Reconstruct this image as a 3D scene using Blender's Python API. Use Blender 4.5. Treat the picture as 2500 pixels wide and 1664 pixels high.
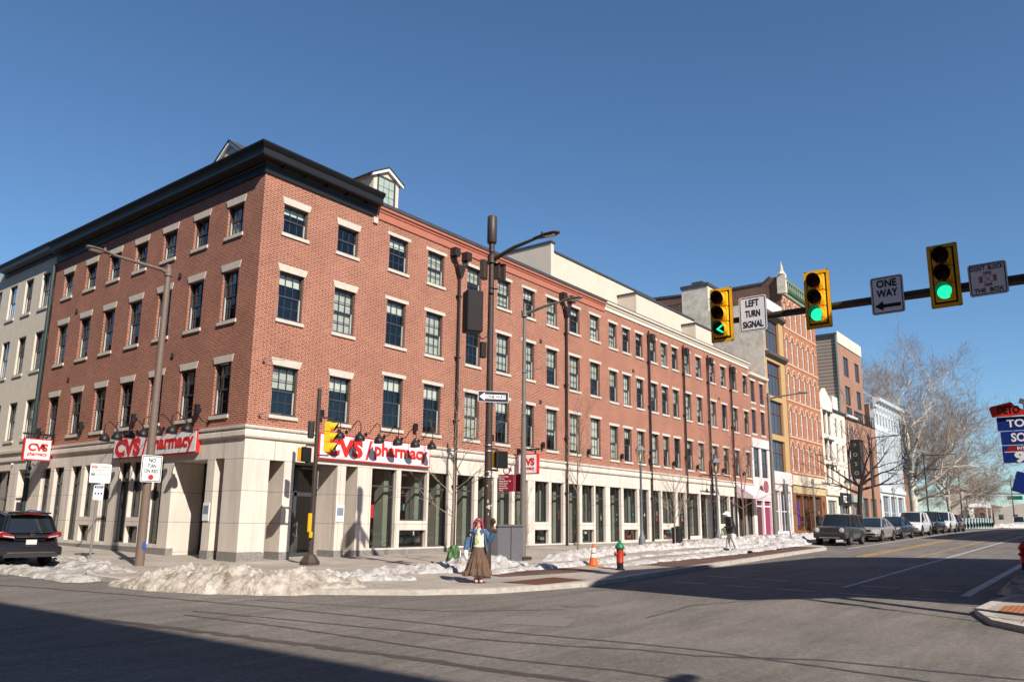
import bpy, bmesh, math, random
from mathutils import Vector, Matrix, noise
R=math.radians
rnd=random.Random(7)
S=bpy.context.scene
for o in list(bpy.data.objects): bpy.data.objects.remove(o)
COL=S.collection

# ------------------------------------------------------------------ camera
cam_d=bpy.data.cameras.new('camera'); cam=bpy.data.objects.new('camera',cam_d); COL.objects.link(cam)
rt=Vector((0.61335333,-0.78973886,0.010499)); up=Vector((-0.15896815,-0.11042028,0.98108944)); fw=Vector((0.77364515,0.60342348,0.19326998))
CAM=Vector((-15.931,-24.321,1.4656))
m=Matrix((rt,up,-fw)).transposed().to_4x4(); m.translation=CAM; cam.matrix_world=m
cam_d.sensor_width=36; cam_d.lens=36*1904.27/2500; cam_d.shift_y=0.026; cam_d.clip_end=4000; cam_d.clip_start=.1
S.camera=cam
# ------------------------------------------------------------------ world, sun, exposure
SUN=Vector((-.38,-1,.83)).normalized()
W=bpy.data.worlds.new('World'); S.world=W; W.use_nodes=True
nt=W.node_tree; nt.nodes.clear()
sky=nt.nodes.new('ShaderNodeTexSky'); sky.sky_type='NISHITA'; sky.sun_disc=False
sky.sun_elevation=math.asin(SUN.z); sky.sun_rotation=math.atan2(SUN.x,SUN.y)
sky.air_density=1.0; sky.dust_density=.1; sky.ozone_density=3.0; sky.altitude=20
bg=nt.nodes.new('ShaderNodeBackground'); bg.inputs['Strength'].default_value=.08
wo=nt.nodes.new('ShaderNodeOutputWorld'); tint=nt.nodes.new('ShaderNodeVectorMath'); tint.operation='MULTIPLY'; tint.inputs[1].default_value=(.78,.995,1.13); nt.links.new(sky.outputs[0],tint.inputs[0]); nt.links.new(tint.outputs[0],bg.inputs[0]); nt.links.new(bg.outputs[0],wo.inputs[0])
sd=bpy.data.lights.new('sun','SUN'); sd.energy=5.0; sd.angle=R(.53); sd.color=(1,.93,.83)
so=bpy.data.objects.new('sun',sd); COL.objects.link(so); so.rotation_euler=SUN.to_track_quat('Z','Y').to_euler(); so.location=(-30,-60,60)
S.render.engine='CYCLES'
S.view_settings.view_transform='Standard'; S.view_settings.look='None'; S.view_settings.exposure=.5; S.view_settings.gamma=1
S.render.resolution_x=1024; S.render.resolution_y=681
S.cycles.max_bounces=8; S.cycles.transparent_max_bounces=24

# ------------------------------------------------------------------ materials
MATS={}
def principled(name,col,rough=.7,metal=0,spec=.5):
    m=bpy.data.materials.new(name); m.use_nodes=True; b=m.node_tree.nodes['Principled BSDF']
    b.inputs['Base Color'].default_value=(*col,1); b.inputs['Roughness'].default_value=rough; b.inputs['Metallic'].default_value=metal
    b.inputs['Specular IOR Level'].default_value=spec
    return m,m.node_tree,b
def mat(name,col,rough=.7,metal=0,var=.12,scale=3.,bump=0,bscale=40.,spec=.4,stretch=None):
    """plain surface with blotchy tone variation and optional fine bump"""
    if name in MATS: return MATS[name]
    m,t,b=principled(name,col,rough,metal,spec)
    tc=t.nodes.new('ShaderNodeTexCoord'); src=tc.outputs['Object']
    if stretch:
        mp=t.nodes.new('ShaderNodeMapping'); mp.inputs['Scale'].default_value=stretch; t.links.new(src,mp.inputs[0]); src=mp.outputs[0]
    if var:
        n=t.nodes.new('ShaderNodeTexNoise'); n.inputs['Scale'].default_value=scale; n.inputs['Detail'].default_value=8; n.inputs['Roughness'].default_value=.65
        t.links.new(src,n.inputs['Vector'])
        mr=t.nodes.new('ShaderNodeMapRange'); mr.inputs[1].default_value=.3; mr.inputs[2].default_value=.7; mr.inputs[3].default_value=1-var; mr.inputs[4].default_value=1+var
        t.links.new(n.outputs[0],mr.inputs[0])
        mx=t.nodes.new('ShaderNodeVectorMath'); mx.operation='SCALE'; mx.inputs[0].default_value=col; t.links.new(mr.outputs[0],mx.inputs['Scale'])
        t.links.new(mx.outputs[0],b.inputs['Base Color'])
    if bump:
        n2=t.nodes.new('ShaderNodeTexNoise'); n2.inputs['Scale'].default_value=bscale; n2.inputs['Detail'].default_value=4; t.links.new(src,n2.inputs['Vector'])
        bp=t.nodes.new('ShaderNodeBump'); bp.inputs['Strength'].default_value=bump; bp.inputs['Distance'].default_value=.02
        t.links.new(n2.outputs[0],bp.inputs['Height']); t.links.new(bp.outputs[0],b.inputs['Normal'])
    MATS[name]=m; return m
def emis(name,col,st):
    if name in MATS: return MATS[name]
    m=bpy.data.materials.new(name); m.use_nodes=True; t=m.node_tree; b=t.nodes['Principled BSDF']
    b.inputs['Base Color'].default_value=(*[c*.3 for c in col],1); b.inputs['Emission Color'].default_value=(*col,1); b.inputs['Emission Strength'].default_value=st
    MATS[name]=m; return m
def brickmat(name,c1,c2,mortar,bw,rh,ms,rough=.85,var=.2,bump=.4,horiz=False,off=(0,0),offset=.5,smooth=.1,stain=.25,streak=0):
    """courses mapped on (x+y, z) for walls, (x, y) for ground"""
    if name in MATS: return MATS[name]
    m,t,b=principled(name,c1,rough,0,.2)
    tc=t.nodes.new('ShaderNodeTexCoord'); sp=t.nodes.new('ShaderNodeSeparateXYZ'); t.links.new(tc.outputs['Object'],sp.inputs[0])
    cb=t.nodes.new('ShaderNodeCombineXYZ')
    if horiz: t.links.new(sp.outputs[0],cb.inputs[0]); t.links.new(sp.outputs[1],cb.inputs[1])
    else:
        ad=t.nodes.new('ShaderNodeMath'); ad.operation='ADD'; t.links.new(sp.outputs[0],ad.inputs[0]); t.links.new(sp.outputs[1],ad.inputs[1])
        t.links.new(ad.outputs[0],cb.inputs[0]); t.links.new(sp.outputs[2],cb.inputs[1])
    mp=t.nodes.new('ShaderNodeMapping'); mp.inputs['Location'].default_value=(off[0],off[1],0); t.links.new(cb.outputs[0],mp.inputs[0])
    br=t.nodes.new('ShaderNodeTexBrick'); br.inputs['Scale'].default_value=1; br.inputs['Brick Width'].default_value=bw; br.inputs['Row Height'].default_value=rh
    br.inputs['Mortar Size'].default_value=ms; br.inputs['Mortar Smooth'].default_value=smooth; br.inputs['Bias'].default_value=0; br.offset=offset
    br.inputs['Color1'].default_value=(*c1,1); br.inputs['Color2'].default_value=(*c2,1); br.inputs['Mortar'].default_value=(*mortar,1)
    t.links.new(mp.outputs[0],br.inputs['Vector'])
    n=t.nodes.new('ShaderNodeTexNoise'); n.inputs['Scale'].default_value=.5; n.inputs['Detail'].default_value=9; n.inputs['Roughness'].default_value=.7
    t.links.new(tc.outputs['Object'],n.inputs['Vector'])
    mr=t.nodes.new('ShaderNodeMapRange'); mr.inputs[1].default_value=.3; mr.inputs[2].default_value=.7; mr.inputs[3].default_value=1-stain; mr.inputs[4].default_value=1+stain*.6
    t.links.new(n.outputs[0],mr.inputs[0])
    mx=t.nodes.new('ShaderNodeVectorMath'); mx.operation='SCALE'; t.links.new(br.outputs[0],mx.inputs[0]); t.links.new(mr.outputs[0],mx.inputs['Scale'])
    if streak:
        m2=t.nodes.new('ShaderNodeMapping'); m2.inputs['Scale'].default_value=(2.2,2.2,.22); t.links.new(tc.outputs['Object'],m2.inputs[0])
        n3=t.nodes.new('ShaderNodeTexNoise'); n3.inputs['Scale'].default_value=1.3; n3.inputs['Detail'].default_value=7; n3.inputs['Roughness'].default_value=.7; t.links.new(m2.outputs[0],n3.inputs[0])
        r3_=t.nodes.new('ShaderNodeMapRange'); r3_.inputs[1].default_value=.42; r3_.inputs[2].default_value=.70; r3_.inputs[3].default_value=1.03; r3_.inputs[4].default_value=1-streak; t.links.new(n3.outputs[0],r3_.inputs[0])
        m3_=t.nodes.new('ShaderNodeVectorMath'); m3_.operation='SCALE'; t.links.new(mx.outputs[0],m3_.inputs[0]); t.links.new(r3_.outputs[0],m3_.inputs['Scale']); mx=m3_
    t.links.new(mx.outputs[0],b.inputs['Base Color'])
    if bump:
        bp=t.nodes.new('ShaderNodeBump'); bp.inputs['Strength'].default_value=bump; bp.inputs['Distance'].default_value=.01; bp.invert=True
        t.links.new(br.outputs['Fac'],bp.inputs['Height']); t.links.new(bp.outputs[0],b.inputs['Normal'])
    MATS[name]=m; return m
def glass(name,tint=(.55,.6,.6),refl=1.0,ior=1.7):
    if name in MATS: return MATS[name]
    m=bpy.data.materials.new(name); m.use_nodes=True; t=m.node_tree; t.nodes.clear()
    o=t.nodes.new('ShaderNodeOutputMaterial'); mi=t.nodes.new('ShaderNodeMixShader'); tr=t.nodes.new('ShaderNodeBsdfTransparent'); gl=t.nodes.new('ShaderNodeBsdfGlossy')
    F0=((ior-1)/(ior+1))**2
    ge=t.nodes.new('ShaderNodeNewGeometry'); dt=t.nodes.new('ShaderNodeVectorMath'); dt.operation='DOT_PRODUCT'; t.links.new(ge.outputs['Incoming'],dt.inputs[0]); t.links.new(ge.outputs['Normal'],dt.inputs[1])
    ab=t.nodes.new('ShaderNodeMath'); ab.operation='ABSOLUTE'; t.links.new(dt.outputs['Value'],ab.inputs[0]); om=t.nodes.new('ShaderNodeMath'); om.operation='SUBTRACT'; om.inputs[0].default_value=1; t.links.new(ab.outputs[0],om.inputs[1])
    pw=t.nodes.new('ShaderNodeMath'); pw.operation='POWER'; pw.inputs[1].default_value=5; t.links.new(om.outputs[0],pw.inputs[0]); fr=t.nodes.new('ShaderNodeMath'); fr.operation='MULTIPLY_ADD'; fr.inputs[1].default_value=1-F0; fr.inputs[2].default_value=F0*1.6; t.links.new(pw.outputs[0],fr.inputs[0]); tr.inputs[0].default_value=(*tint,1); gl.inputs['Roughness'].default_value=.015; gl.inputs[0].default_value=(refl,refl,refl,1)
    n=t.nodes.new('ShaderNodeTexNoise'); n.inputs['Scale'].default_value=.9; bp=t.nodes.new('ShaderNodeBump'); bp.inputs['Strength'].default_value=.05; bp.inputs['Distance'].default_value=.05
    t.links.new(n.outputs[0],bp.inputs['Height']); t.links.new(bp.outputs[0],gl.inputs['Normal'])
    t.links.new(fr.outputs[0],mi.inputs[0]); t.links.new(tr.outputs[0],mi.inputs[1]); t.links.new(gl.outputs[0],mi.inputs[2]); t.links.new(mi.outputs[0],o.inputs[0])
    MATS[name]=m; return m

def flemish():
    m,t,b=principled('red brick in flemish bond',(.3,.1,.06),.88,0,.2); L=t.links.new
    tc=t.nodes.new('ShaderNodeTexCoord'); sp=t.nodes.new('ShaderNodeSeparateXYZ'); L(tc.outputs['Object'],sp.inputs[0])
    def M(op,a,b_=None,c=None):
        n=t.nodes.new('ShaderNodeMath'); n.operation=op
        for i,v in enumerate((a,b_,c)):
            if v is None: continue
            if isinstance(v,(int,float)): n.inputs[i].default_value=v
            else: L(v,n.inputs[i])
        return n.outputs[0]
    RH=.08; PW=.315
    row=M('DIVIDE',sp.outputs[2],RH); fr=M('FRACT',row); ri=M('FLOOR',row)
    par=M('FRACT',M('MULTIPLY',ri,.5))
    u=M('ADD',M('DIVIDE',M('ADD',M('ADD',sp.outputs[0],sp.outputs[1]),60.),PW),par); fu=M('FRACT',u)
    mz=M('LESS_THAN',fr,.155); m1=M('LESS_THAN',fu,.042); m2=M('LESS_THAN',M('ABSOLUTE',M('SUBTRACT',fu,.70)),.021)
    mort=M('MAXIMUM',M('MAXIMUM',m1,m2),mz)
    hd=M('GREATER_THAN',fu,.70)
    cb=t.nodes.new('ShaderNodeCombineXYZ'); L(M('ADD',M('FLOOR',u),M('MULTIPLY',hd,.5)),cb.inputs[0]); L(ri,cb.inputs[1])
    wn=t.nodes.new('ShaderNodeTexWhiteNoise'); L(cb.outputs[0],wn.inputs['Vector'])
    mx=t.nodes.new('ShaderNodeMix'); mx.data_type='RGBA'; L(wn.outputs['Value'],mx.inputs[0]); mx.inputs[6].default_value=(.215,.064,.035,1); mx.inputs[7].default_value=(.305,.098,.054,1)
    m3=t.nodes.new('ShaderNodeMix'); m3.data_type='RGBA'; L(mort,m3.inputs[0]); L(mx.outputs[2],m3.inputs[6]); m3.inputs[7].default_value=(.60,.41,.32,1)
    n=t.nodes.new('ShaderNodeTexNoise'); n.inputs['Scale'].default_value=.6; n.inputs['Detail'].default_value=9; n.inputs['Roughness'].default_value=.7; L(tc.outputs['Object'],n.inputs[0])
    mr=t.nodes.new('ShaderNodeMapRange'); mr.inputs[1].default_value=.3; mr.inputs[2].default_value=.7; mr.inputs[3].default_value=.80; mr.inputs[4].default_value=1.12; L(n.outputs[0],mr.inputs[0])
    v=t.nodes.new('ShaderNodeVectorMath'); v.operation='SCALE'; L(m3.outputs[2],v.inputs[0]); L(mr.outputs[0],v.inputs['Scale']); L(v.outputs[0],b.inputs['Base Color'])
    return m
BRICK=flemish()
STONE=brickmat('limestone panels',(.66,.58,.50),(.63,.55,.475),(.22,.19,.16),1.55,1.12,.008,off=(.35,-.19),smooth=0,bump=.3,offset=0,stain=.12,streak=.17)
GRANITE=mat('grey granite plinth',(.22,.20,.185),.6,var=.35,scale=14)
LINTEL=mat('pale cast stone',(.53,.475,.40),.75,var=.1,scale=5)
TERRA=mat('terracotta frieze',(.40,.135,.085),.7,var=.08)
BLACKT=mat('black painted timber',(.010,.010,.011),.5,var=.2,scale=2)
ROOFM=mat('charcoal roofing',(.05,.052,.06),.7,var=.15)
CREAM=mat('cream stucco',(.60,.50,.40),.9,var=.06,scale=1.2)
CREAMT=mat('cream painted cornice',(.70,.61,.49),.6,var=.06)
FRAME=mat('charcoal window metal',(.05,.052,.055),.4,var=.1)
LINER=mat('grey jamb liner',(.42,.42,.40),.45,var=.05)
BLIND=brickmat('cream slatted blind',(.62,.60,.50),(.60,.58,.48),(.30,.29,.24),9.,.07,.012,bump=0,stain=.05)
SHADE=mat('pale roller shade',(.66,.64,.54),.8,var=.05)
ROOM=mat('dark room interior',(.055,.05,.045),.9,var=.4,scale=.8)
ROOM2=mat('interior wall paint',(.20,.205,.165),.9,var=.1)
GLASS=glass('window glass',(.86,.9,.9),1.,1.6)
GLASSS=glass('shop window glass',(.86,.9,.88),1,1.5)
DARKP=mat('dark brown pole paint',(.050,.033,.027),.5,var=.15,scale=6,spec=.4)
GREYP=mat('grey brown pole paint',(.16,.135,.115),.4,var=.12,scale=6,spec=.6)
GALV=mat('galvanised steel',(.38,.38,.38),.35,.7,var=.15,scale=10)
RED=mat('bright red paint',(.62,.022,.02),.45,var=.04)
WHITE=mat('white enamel',(.78,.77,.75),.4,var=.03)
SIGNW=mat('white reflective sheeting',(.84,.82,.85),.4,var=.05,scale=6)
BLACK=mat('black sign paint',(.012,.012,.014),.4,var=0)
YEL=mat('signal yellow paint',(.80,.42,.012),.4,var=.06,scale=8,spec=.5)
BLUE=mat('highway blue sheeting',(.012,.03,.19),.35,var=.12,scale=8)
GREEN=mat('dark green paint',(.012,.12,.06),.45,var=.1)
ASPH=None
CONC=brickmat('sidewalk concrete',(.36,.31,.265),(.33,.285,.24),(.15,.13,.115),1.5,1.5,.012,horiz=True,offset=0,smooth=0,bump=.2,stain=.3)
KERB=mat('granite kerb',(.42,.375,.33),.85,var=.25,scale=5,bump=.3,bscale=30)
PAVER=brickmat('brick sidewalk pavers',(.16,.085,.065),(.12,.065,.05),(.07,.055,.05),.2,.1,.008,horiz=True,bump=.3,stain=.4)

# ------------------------------------------------------------------ mesh helpers
class MB:
    def __init__(s): s.v=[]; s.f=[]; s.m=[]; s.cur=0
    def face(s,pts):
        i=len(s.v); s.v+= [tuple(p) for p in pts]; s.f.append(tuple(range(i,i+len(pts)))); s.m.append(s.cur)
    def box(s,x0,y0,z0,x1,y1,z1):
        i=len(s.v); s.v+=[(x0,y0,z0),(x1,y0,z0),(x1,y1,z0),(x0,y1,z0),(x0,y0,z1),(x1,y0,z1),(x1,y1,z1),(x0,y1,z1)]
        for q in ((0,3,2,1),(4,5,6,7),(0,1,5,4),(1,2,6,5),(2,3,7,6),(3,0,4,7)): s.f.append(tuple(i+k for k in q)); s.m.append(s.cur)
        return s
    def obox(s,c,d,M=None):
        k=len(s.v); s.box(-d[0]/2,-d[1]/2,-d[2]/2,d[0]/2,d[1]/2,d[2]/2)
        for i in range(k,len(s.v)):
            p=Vector(s.v[i]); p=(M@p if M else p)+Vector(c); s.v[i]=tuple(p)
        return s
    def ring(s,c,ax,r,n,ry=None,ref=None):
        ax=Vector(ax).normalized(); a=Vector(ref) if ref else (Vector((0,0,1)) if abs(ax.z)<.9 else Vector((1,0,0)))
        u=ax.cross(a).normalized(); w=ax.cross(u); ry=r if ry is None else ry
        i=len(s.v); s.v+=[tuple(Vector(c)+u*r*math.cos(2*math.pi*k/n)+w*ry*math.sin(2*math.pi*k/n)) for k in range(n)]; return i
    def bridge(s,a,b,n):
        for k in range(n): s.f.append((a+k,a+(k+1)%n,b+(k+1)%n,b+k)); s.m.append(s.cur)
    def cap(s,a,n,flip=False):
        q=tuple(range(a,a+n)); s.f.append(q[::-1] if flip else q); s.m.append(s.cur)
    def tube(s,pts,rs,n=8,caps=True,ref=None):
        pts=[Vector(p) for p in pts]; 
        if not hasattr(rs,'__len__'): rs=[rs]*len(pts)
        pr=None
        for i,p in enumerate(pts):
            d=(pts[min(i+1,len(pts)-1)]-pts[max(i-1,0)])
            if d.length<1e-6: d=Vector((0,0,1))
            r=s.ring(p,d,rs[i],n,ref=ref)
            if pr is not None: s.bridge(pr,r,n)
            elif caps: s.cap(r,n,True)
            pr=r
        if caps: s.cap(pr,n)
        return s
    def lathe(s,c,prof,n=16,axis=(0,0,1)):
        ax=Vector(axis); pr=None
        for r,z in prof:
            k=s.ring(Vector(c)+ax*z,ax,max(r,1e-4),n,ref=(1,0,0) if abs(ax.x)<.9 else (0,0,1))
            if pr is not None: s.bridge(pr,k,n)
            else: s.cap(k,n,True)
            pr=k
        s.cap(pr,n); return s
    def prism(s,poly,a,b,f):
        """poly in 2-D, f(u,v,w) -> point, extruded w=a..b"""
        n=len(poly); i=len(s.v); s.v+=[tuple(f(u,v,a)) for u,v in poly]+[tuple(f(u,v,b)) for u,v in poly]
        s.f.append(tuple(range(i,i+n))[::-1]); s.f.append(tuple(range(i+n,i+2*n))); s.m+=[s.cur]*2
        for k in range(n): s.f.append((i+k,i+(k+1)%n,i+n+(k+1)%n,i+n+k)); s.m.append(s.cur)
        return s
    def grid(s,f,nu,nv,closed=False):
        i=len(s.v)
        for a in range(nu+1):
            for b in range(nv+1): s.v.append(tuple(f(a/nu,b/nv)))
        for a in range(nu):
            for b in range(nv):
                q=i+a*(nv+1)+b; s.f.append((q,q+1,q+nv+2,q+nv+1)); s.m.append(s.cur)
        return s
    def build(s,name,mats,parent=None,smooth=False,bevel=0,fix=True):
        me=bpy.data.meshes.new(name); me.from_pydata(s.v,[],s.f)
        if not isinstance(mats,(list,tuple)): mats=[mats]
        for q in mats: me.materials.append(q)
        me.polygons.foreach_set('material_index',s.m)
        if fix:
            bm=bmesh.new(); bm.from_mesh(me); bmesh.ops.remove_doubles(bm,verts=bm.verts,dist=1e-5)
            bmesh.ops.recalc_face_normals(bm,faces=bm.faces); bm.to_mesh(me); bm.free()
        if smooth:
            me.polygons.foreach_set('use_smooth',[True]*len(me.polygons))
            me.set_sharp_from_angle(angle=R(40 if smooth is True else smooth))
        me.update()
        o=bpy.data.objects.new(name,me); COL.objects.link(o)
        if parent: o.parent=parent
        if bevel:
            b=o.modifiers.new('bevel','BEVEL'); b.width=bevel; b.segments=2; b.limit_method='ANGLE'; b.angle_limit=R(40)
        return o
def tag(o,label=None,cat=None,group=None,kind=None):
    if label: o['label']=label
    if cat: o['category']=cat
    if group: o['group']=group
    if kind: o['kind']=kind
    return o
def thing(name,label,cat,loc=(0,0,0),rz=0,group=None):
    o=bpy.data.objects.new(name,None); COL.objects.link(o); o.location=loc; o.rotation_euler=(0,0,rz); o.empty_display_size=.3
    return tag(o,label,cat,group)
def dup(root,loc,rz,label,group=None):
    r=root.copy(); COL.objects.link(r); r.location=loc; r.rotation_euler=(0,0,rz); r['label']=label
    if group: r['group']=group
    for ch in list(root.children):
        c=ch.copy(); COL.objects.link(c); c.parent=r
        for g in ch.children:
            d=g.copy(); COL.objects.link(d); d.parent=c
    return r
_txt={}
def text(body,size,M,parent,material,name='lettering',sx=1.,weight=0,depth=.004,align='CENTER'):
    """M: matrix placing the text (x right, y up, z out of the sign)"""
    cu=bpy.data.curves.new('t','FONT'); cu.body=body; cu.size=size; cu.extrude=depth; cu.offset=weight; cu.align_x=align; cu.align_y='CENTER'; cu.resolution_u=3; cu.space_line=.9
    o=bpy.data.objects.new('t',cu); COL.objects.link(o)
    bpy.context.view_layer.update()
    me=bpy.data.meshes.new_from_object(o.evaluated_get(bpy.context.evaluated_depsgraph_get())); bpy.data.objects.remove(o)
    me.transform(M@Matrix.Diagonal((sx,1,1,1))); me.materials.clear(); me.materials.append(material)
    me.name=name; ob=bpy.data.objects.new(name,me); COL.objects.link(ob); ob.parent=parent
    return ob
def fit(body,M,parent,material,w,h,weight=0,name='lettering',depth=.004):
    """lettering scaled to a given width and height, centred"""
    o=text(body,1.,Matrix.Identity(4),parent,material,name,1.,weight,depth)
    xs_=[v.co.x for v in o.data.vertices]; ys_=[v.co.y for v in o.data.vertices]
    cx_,cy_=(min(xs_)+max(xs_))/2,(min(ys_)+max(ys_))/2
    o.data.transform(M@Matrix.Diagonal((w/(max(xs_)-min(xs_)),h/(max(ys_)-min(ys_)),1,1))@Matrix.Translation((-cx_,-cy_,0))); return o
def frame_m(o,right,upv=(0,0,1)):
    r=Vector(right).normalized(); u=Vector(upv).normalized(); n=r.cross(u)
    M=Matrix((r,u,n)).transposed().to_4x4(); M.translation=Vector(o); return M
def gz(x,y):
    k=min(max(-y,0)/9.5,1.); xx=max(min(x,80),0)
    return .0101*max(min(x,80),-80)+.0155*max(min(y,60),-60)+.35*k*(xx/30 if xx<55 else 55/30+(xx-55)/30*.25)
def rz_(x,y): return gz(x,y)-.12      # road level

# ------------------------------------------------------------------ walls, windows
def PX(c): return lambda u,z,d=0: (u,c+d,z)          # wall along x facing -y; d goes inwards
def PY(c): return lambda u,z,d=0: (c+d,u,z)          # wall along y facing -x
def wall(mb,P,u0,u1,z0,z1,ops,depth=.2):
    us=sorted({u0,u1,*[min(max(o[k],u0),u1) for o in ops for k in (0,1)]}); zs=sorted({z0,z1,*[min(max(o[k],z0),z1) for o in ops for k in (2,3)]})
    for i in range(len(us)-1):
        for j in range(len(zs)-1):
            cu=(us[i]+us[i+1])/2; cz=(zs[j]+zs[j+1])/2
            if any(o[0]<cu<o[1] and o[2]<cz<o[3] for o in ops): continue
            mb.face([P(us[i],zs[j]),P(us[i+1],zs[j]),P(us[i+1],zs[j+1]),P(us[i],zs[j+1])])
    for o in ops:
        d=o[4] if len(o)>4 else depth; a,b,c,e=o[:4]
        mb.face([P(a,c),P(a,e),P(a,e,d),P(a,c,d)]); mb.face([P(b,c),P(b,c,d),P(b,e,d),P(b,e)])
        mb.face([P(a,e),P(b,e),P(b,e,d),P(a,e,d)]); mb.face([P(a,c),P(a,c,d),P(b,c,d),P(b,c)])
def pbox(mb,P,u0,u1,z0,z1,d0,d1):
    a=P(u0,z0,d0); b=P(u1,z1,d1)
    mb.box(*[min(a[k],b[k]) for k in range(3)],*[max(a[k],b[k]) for k in range(3)])
def window(parent,P,u0,u1,z0,z1,lintel=None,d=.13,cols=3,rowsu=2,blind=None,sill=True,fm=None,meet=True,gl=None,lm=None,liner=None,name='window'):
    """double-hung sash: frame + meeting rail + muntins; sub-parts pane, blind, lintel, sill"""
    fm=fm or FRAME; t=.055; mb=MB()
    pbox(mb,P,u0,u0+t,z0,z1,d-.03,d+.08); pbox(mb,P,u1-t,u1,z0,z1,d-.03,d+.08)
    pbox(mb,P,u0+t,u1-t,z1-t*1.3,z1,d-.03,d+.08); pbox(mb,P,u0+t,u1-t,z0,z0+t*1.7,d-.03,d+.08)
    zm=(z0+z1)/2; a,b=u0+t,u1-t; lo,hi=z0+t*1.7,z1-t*1.3
    if meet: pbox(mb,P,a,b,zm-.03,zm+.03,d,d+.07)
    w=.011
    for k in range(1,cols):
        u=a+(b-a)*k/cols
        pbox(mb,P,u-w,u+w,lo,zm-.03 if meet else hi,d+.035,d+.06)
        if meet: pbox(mb,P,u-w,u+w,zm+.03,hi,d+.02,d+.045)
    if rowsu>1:
        for (q0,q1,dd) in ((lo,zm,.034),(zm,hi,.019)):
            for k in range(1,rowsu):
                z=q0+(q1-q0)*k/rowsu; pbox(mb,P,a,b,z-w,z+w,d+dd,d+dd+.027)
    mb.cur=1
    q1=zm if meet else hi
    pbox(mb,P,b-.045,b-.002,lo,q1,d-.022,d+.03); pbox(mb,P,a+.002,a+.03,lo,q1,d-.022,d+.03)
    o=mb.build(name,[fm,liner or LINER],parent)
    g=MB(); g.face([P(a,lo,d+.05),P(b,lo,d+.05),P(b,hi,d+.05),P(a,hi,d+.05)]); g.build('pane',gl or GLASS,o,fix=False)
    if blind:
        kind,fr=blind; g=MB(); zb=hi-(hi-lo)*fr
        g.face([P(a,zb,d+.11),P(b,zb,d+.11),P(b,hi,d+.11),P(a,hi,d+.11)]); g.build('blind',BLIND if kind else SHADE,o,fix=False)
    if lintel:
        h,b0,b1,pr=lintel; g=MB(); g.prism([(u0-b0,z1+.001),(u1+b0,z1+.001),(u1+b1,z1+h),(u0-b1,z1+h)],-pr,.1,lambda u,v,w_: P(u,v,w_)); g.build('lintel',lm or LINTEL,o)
    if sill:
        g=MB(); pbox(g,P,u0-.08,u1+.08,z0-.13,z0,-.06,d); g.build('sill',lm or LINTEL,o)
    return o
def rblind(r,top=False):
    q=r.random()
    if q<.06: return None
    if q<.50: return (0,r.uniform(.16,.3))
    if q<.72: return (1,r.uniform(.4,.98))
    return (int(r.random()<.8),.98)

# ------------------------------------------------------------------ the brick corner building
B=thing('corner_building','long four storey red brick corner building with stone ground floor and black cornice','building')
RP=PX(0); LP=PY(0)
RW1=[(.93,2.05),(3.56,4.64)]
RW2=[(6.42,7.56),(8.84,9.96),(11.62,12.68),(13.97,15.05),(16.16,17.2),(18.34,19.38),(20.61,21.68),(22.82,23.9)]
RW3=[(25.02,25.98),(26.7,27.64),(28.42,29.36),(30.4,31.3),(31.98,32.9),(33.64,34.56),(35.66,36.58),(37.57,38.5),(40.06,41.02),(42.13,43.1),(44.4,45.32),(46.7,47.64)]
r1=random.Random(3)
opsR=[];opsL=[];W_=[]
LT=(.27,.04,.13,.03); LF=(.15,.14,.14,.02)
for (a,b) in RW1:
    for z0,z1,ru in ((12.2,13.36,1),(8.82,10.68,2),(5.2,7.05,2)): W_.append((RP,a,b,z0,z1,LT,ru))
for (a,b) in RW2:
    for z0,z1,ru in ((12.24,13.78,2),(8.86,10.86,2),(5.26,7.5,2)): W_.append((RP,a,b,z0,z1,LF,ru))
for (a,b) in RW3:
    for z0,z1,ru in ((12.16,13.75,2),(8.76,10.7,2),(5.2,7.27,2)): W_.append((RP,a,b,z0,z1,LF,ru))
LC=[(1.27,2.33),(3.68,4.74),(6.12,7.19),(8.56,9.6),(10.98,12.02),(13.34,14.4),(15.8,16.83)]
LW=[]
for (a,b) in LC:
    for z0,z1,ru in ((12.2,13.46,1),(8.79,10.8,2),(5.19,7.17,2)): LW.append((LP,a,b,z0,z1,(.27,.05,.14,.035),ru))
opsR=[(w[1],w[2],w[3],w[4]) for w in W_]; opsL=[(w[1],w[2],w[3],w[4]) for w in LW]
mb=MB(); wall(mb,RP,0,47.95,4.73,15.0,opsR,.2); wall(mb,LP,0,17.95,4.73,15.0,opsL,.2)
mb.box(.3,17.9,-1,47.9,18.0,15.0); mb.box(47.9,.01,4.73,47.95,18,15.0)
mb.build('brick_wall',BRICK,B)
for (P,a,b,z0,z1,lt,ru) in W_: window(B,P,a,b,z0,z1,lt,rowsu=ru,blind=rblind(r1))
for (P,a,b,z0,z1,lt,ru) in LW: window(B,P,a,b,z0,z1,lt,rowsu=ru,blind=rblind(r1) if r1.random()<.35 else None)
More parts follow.
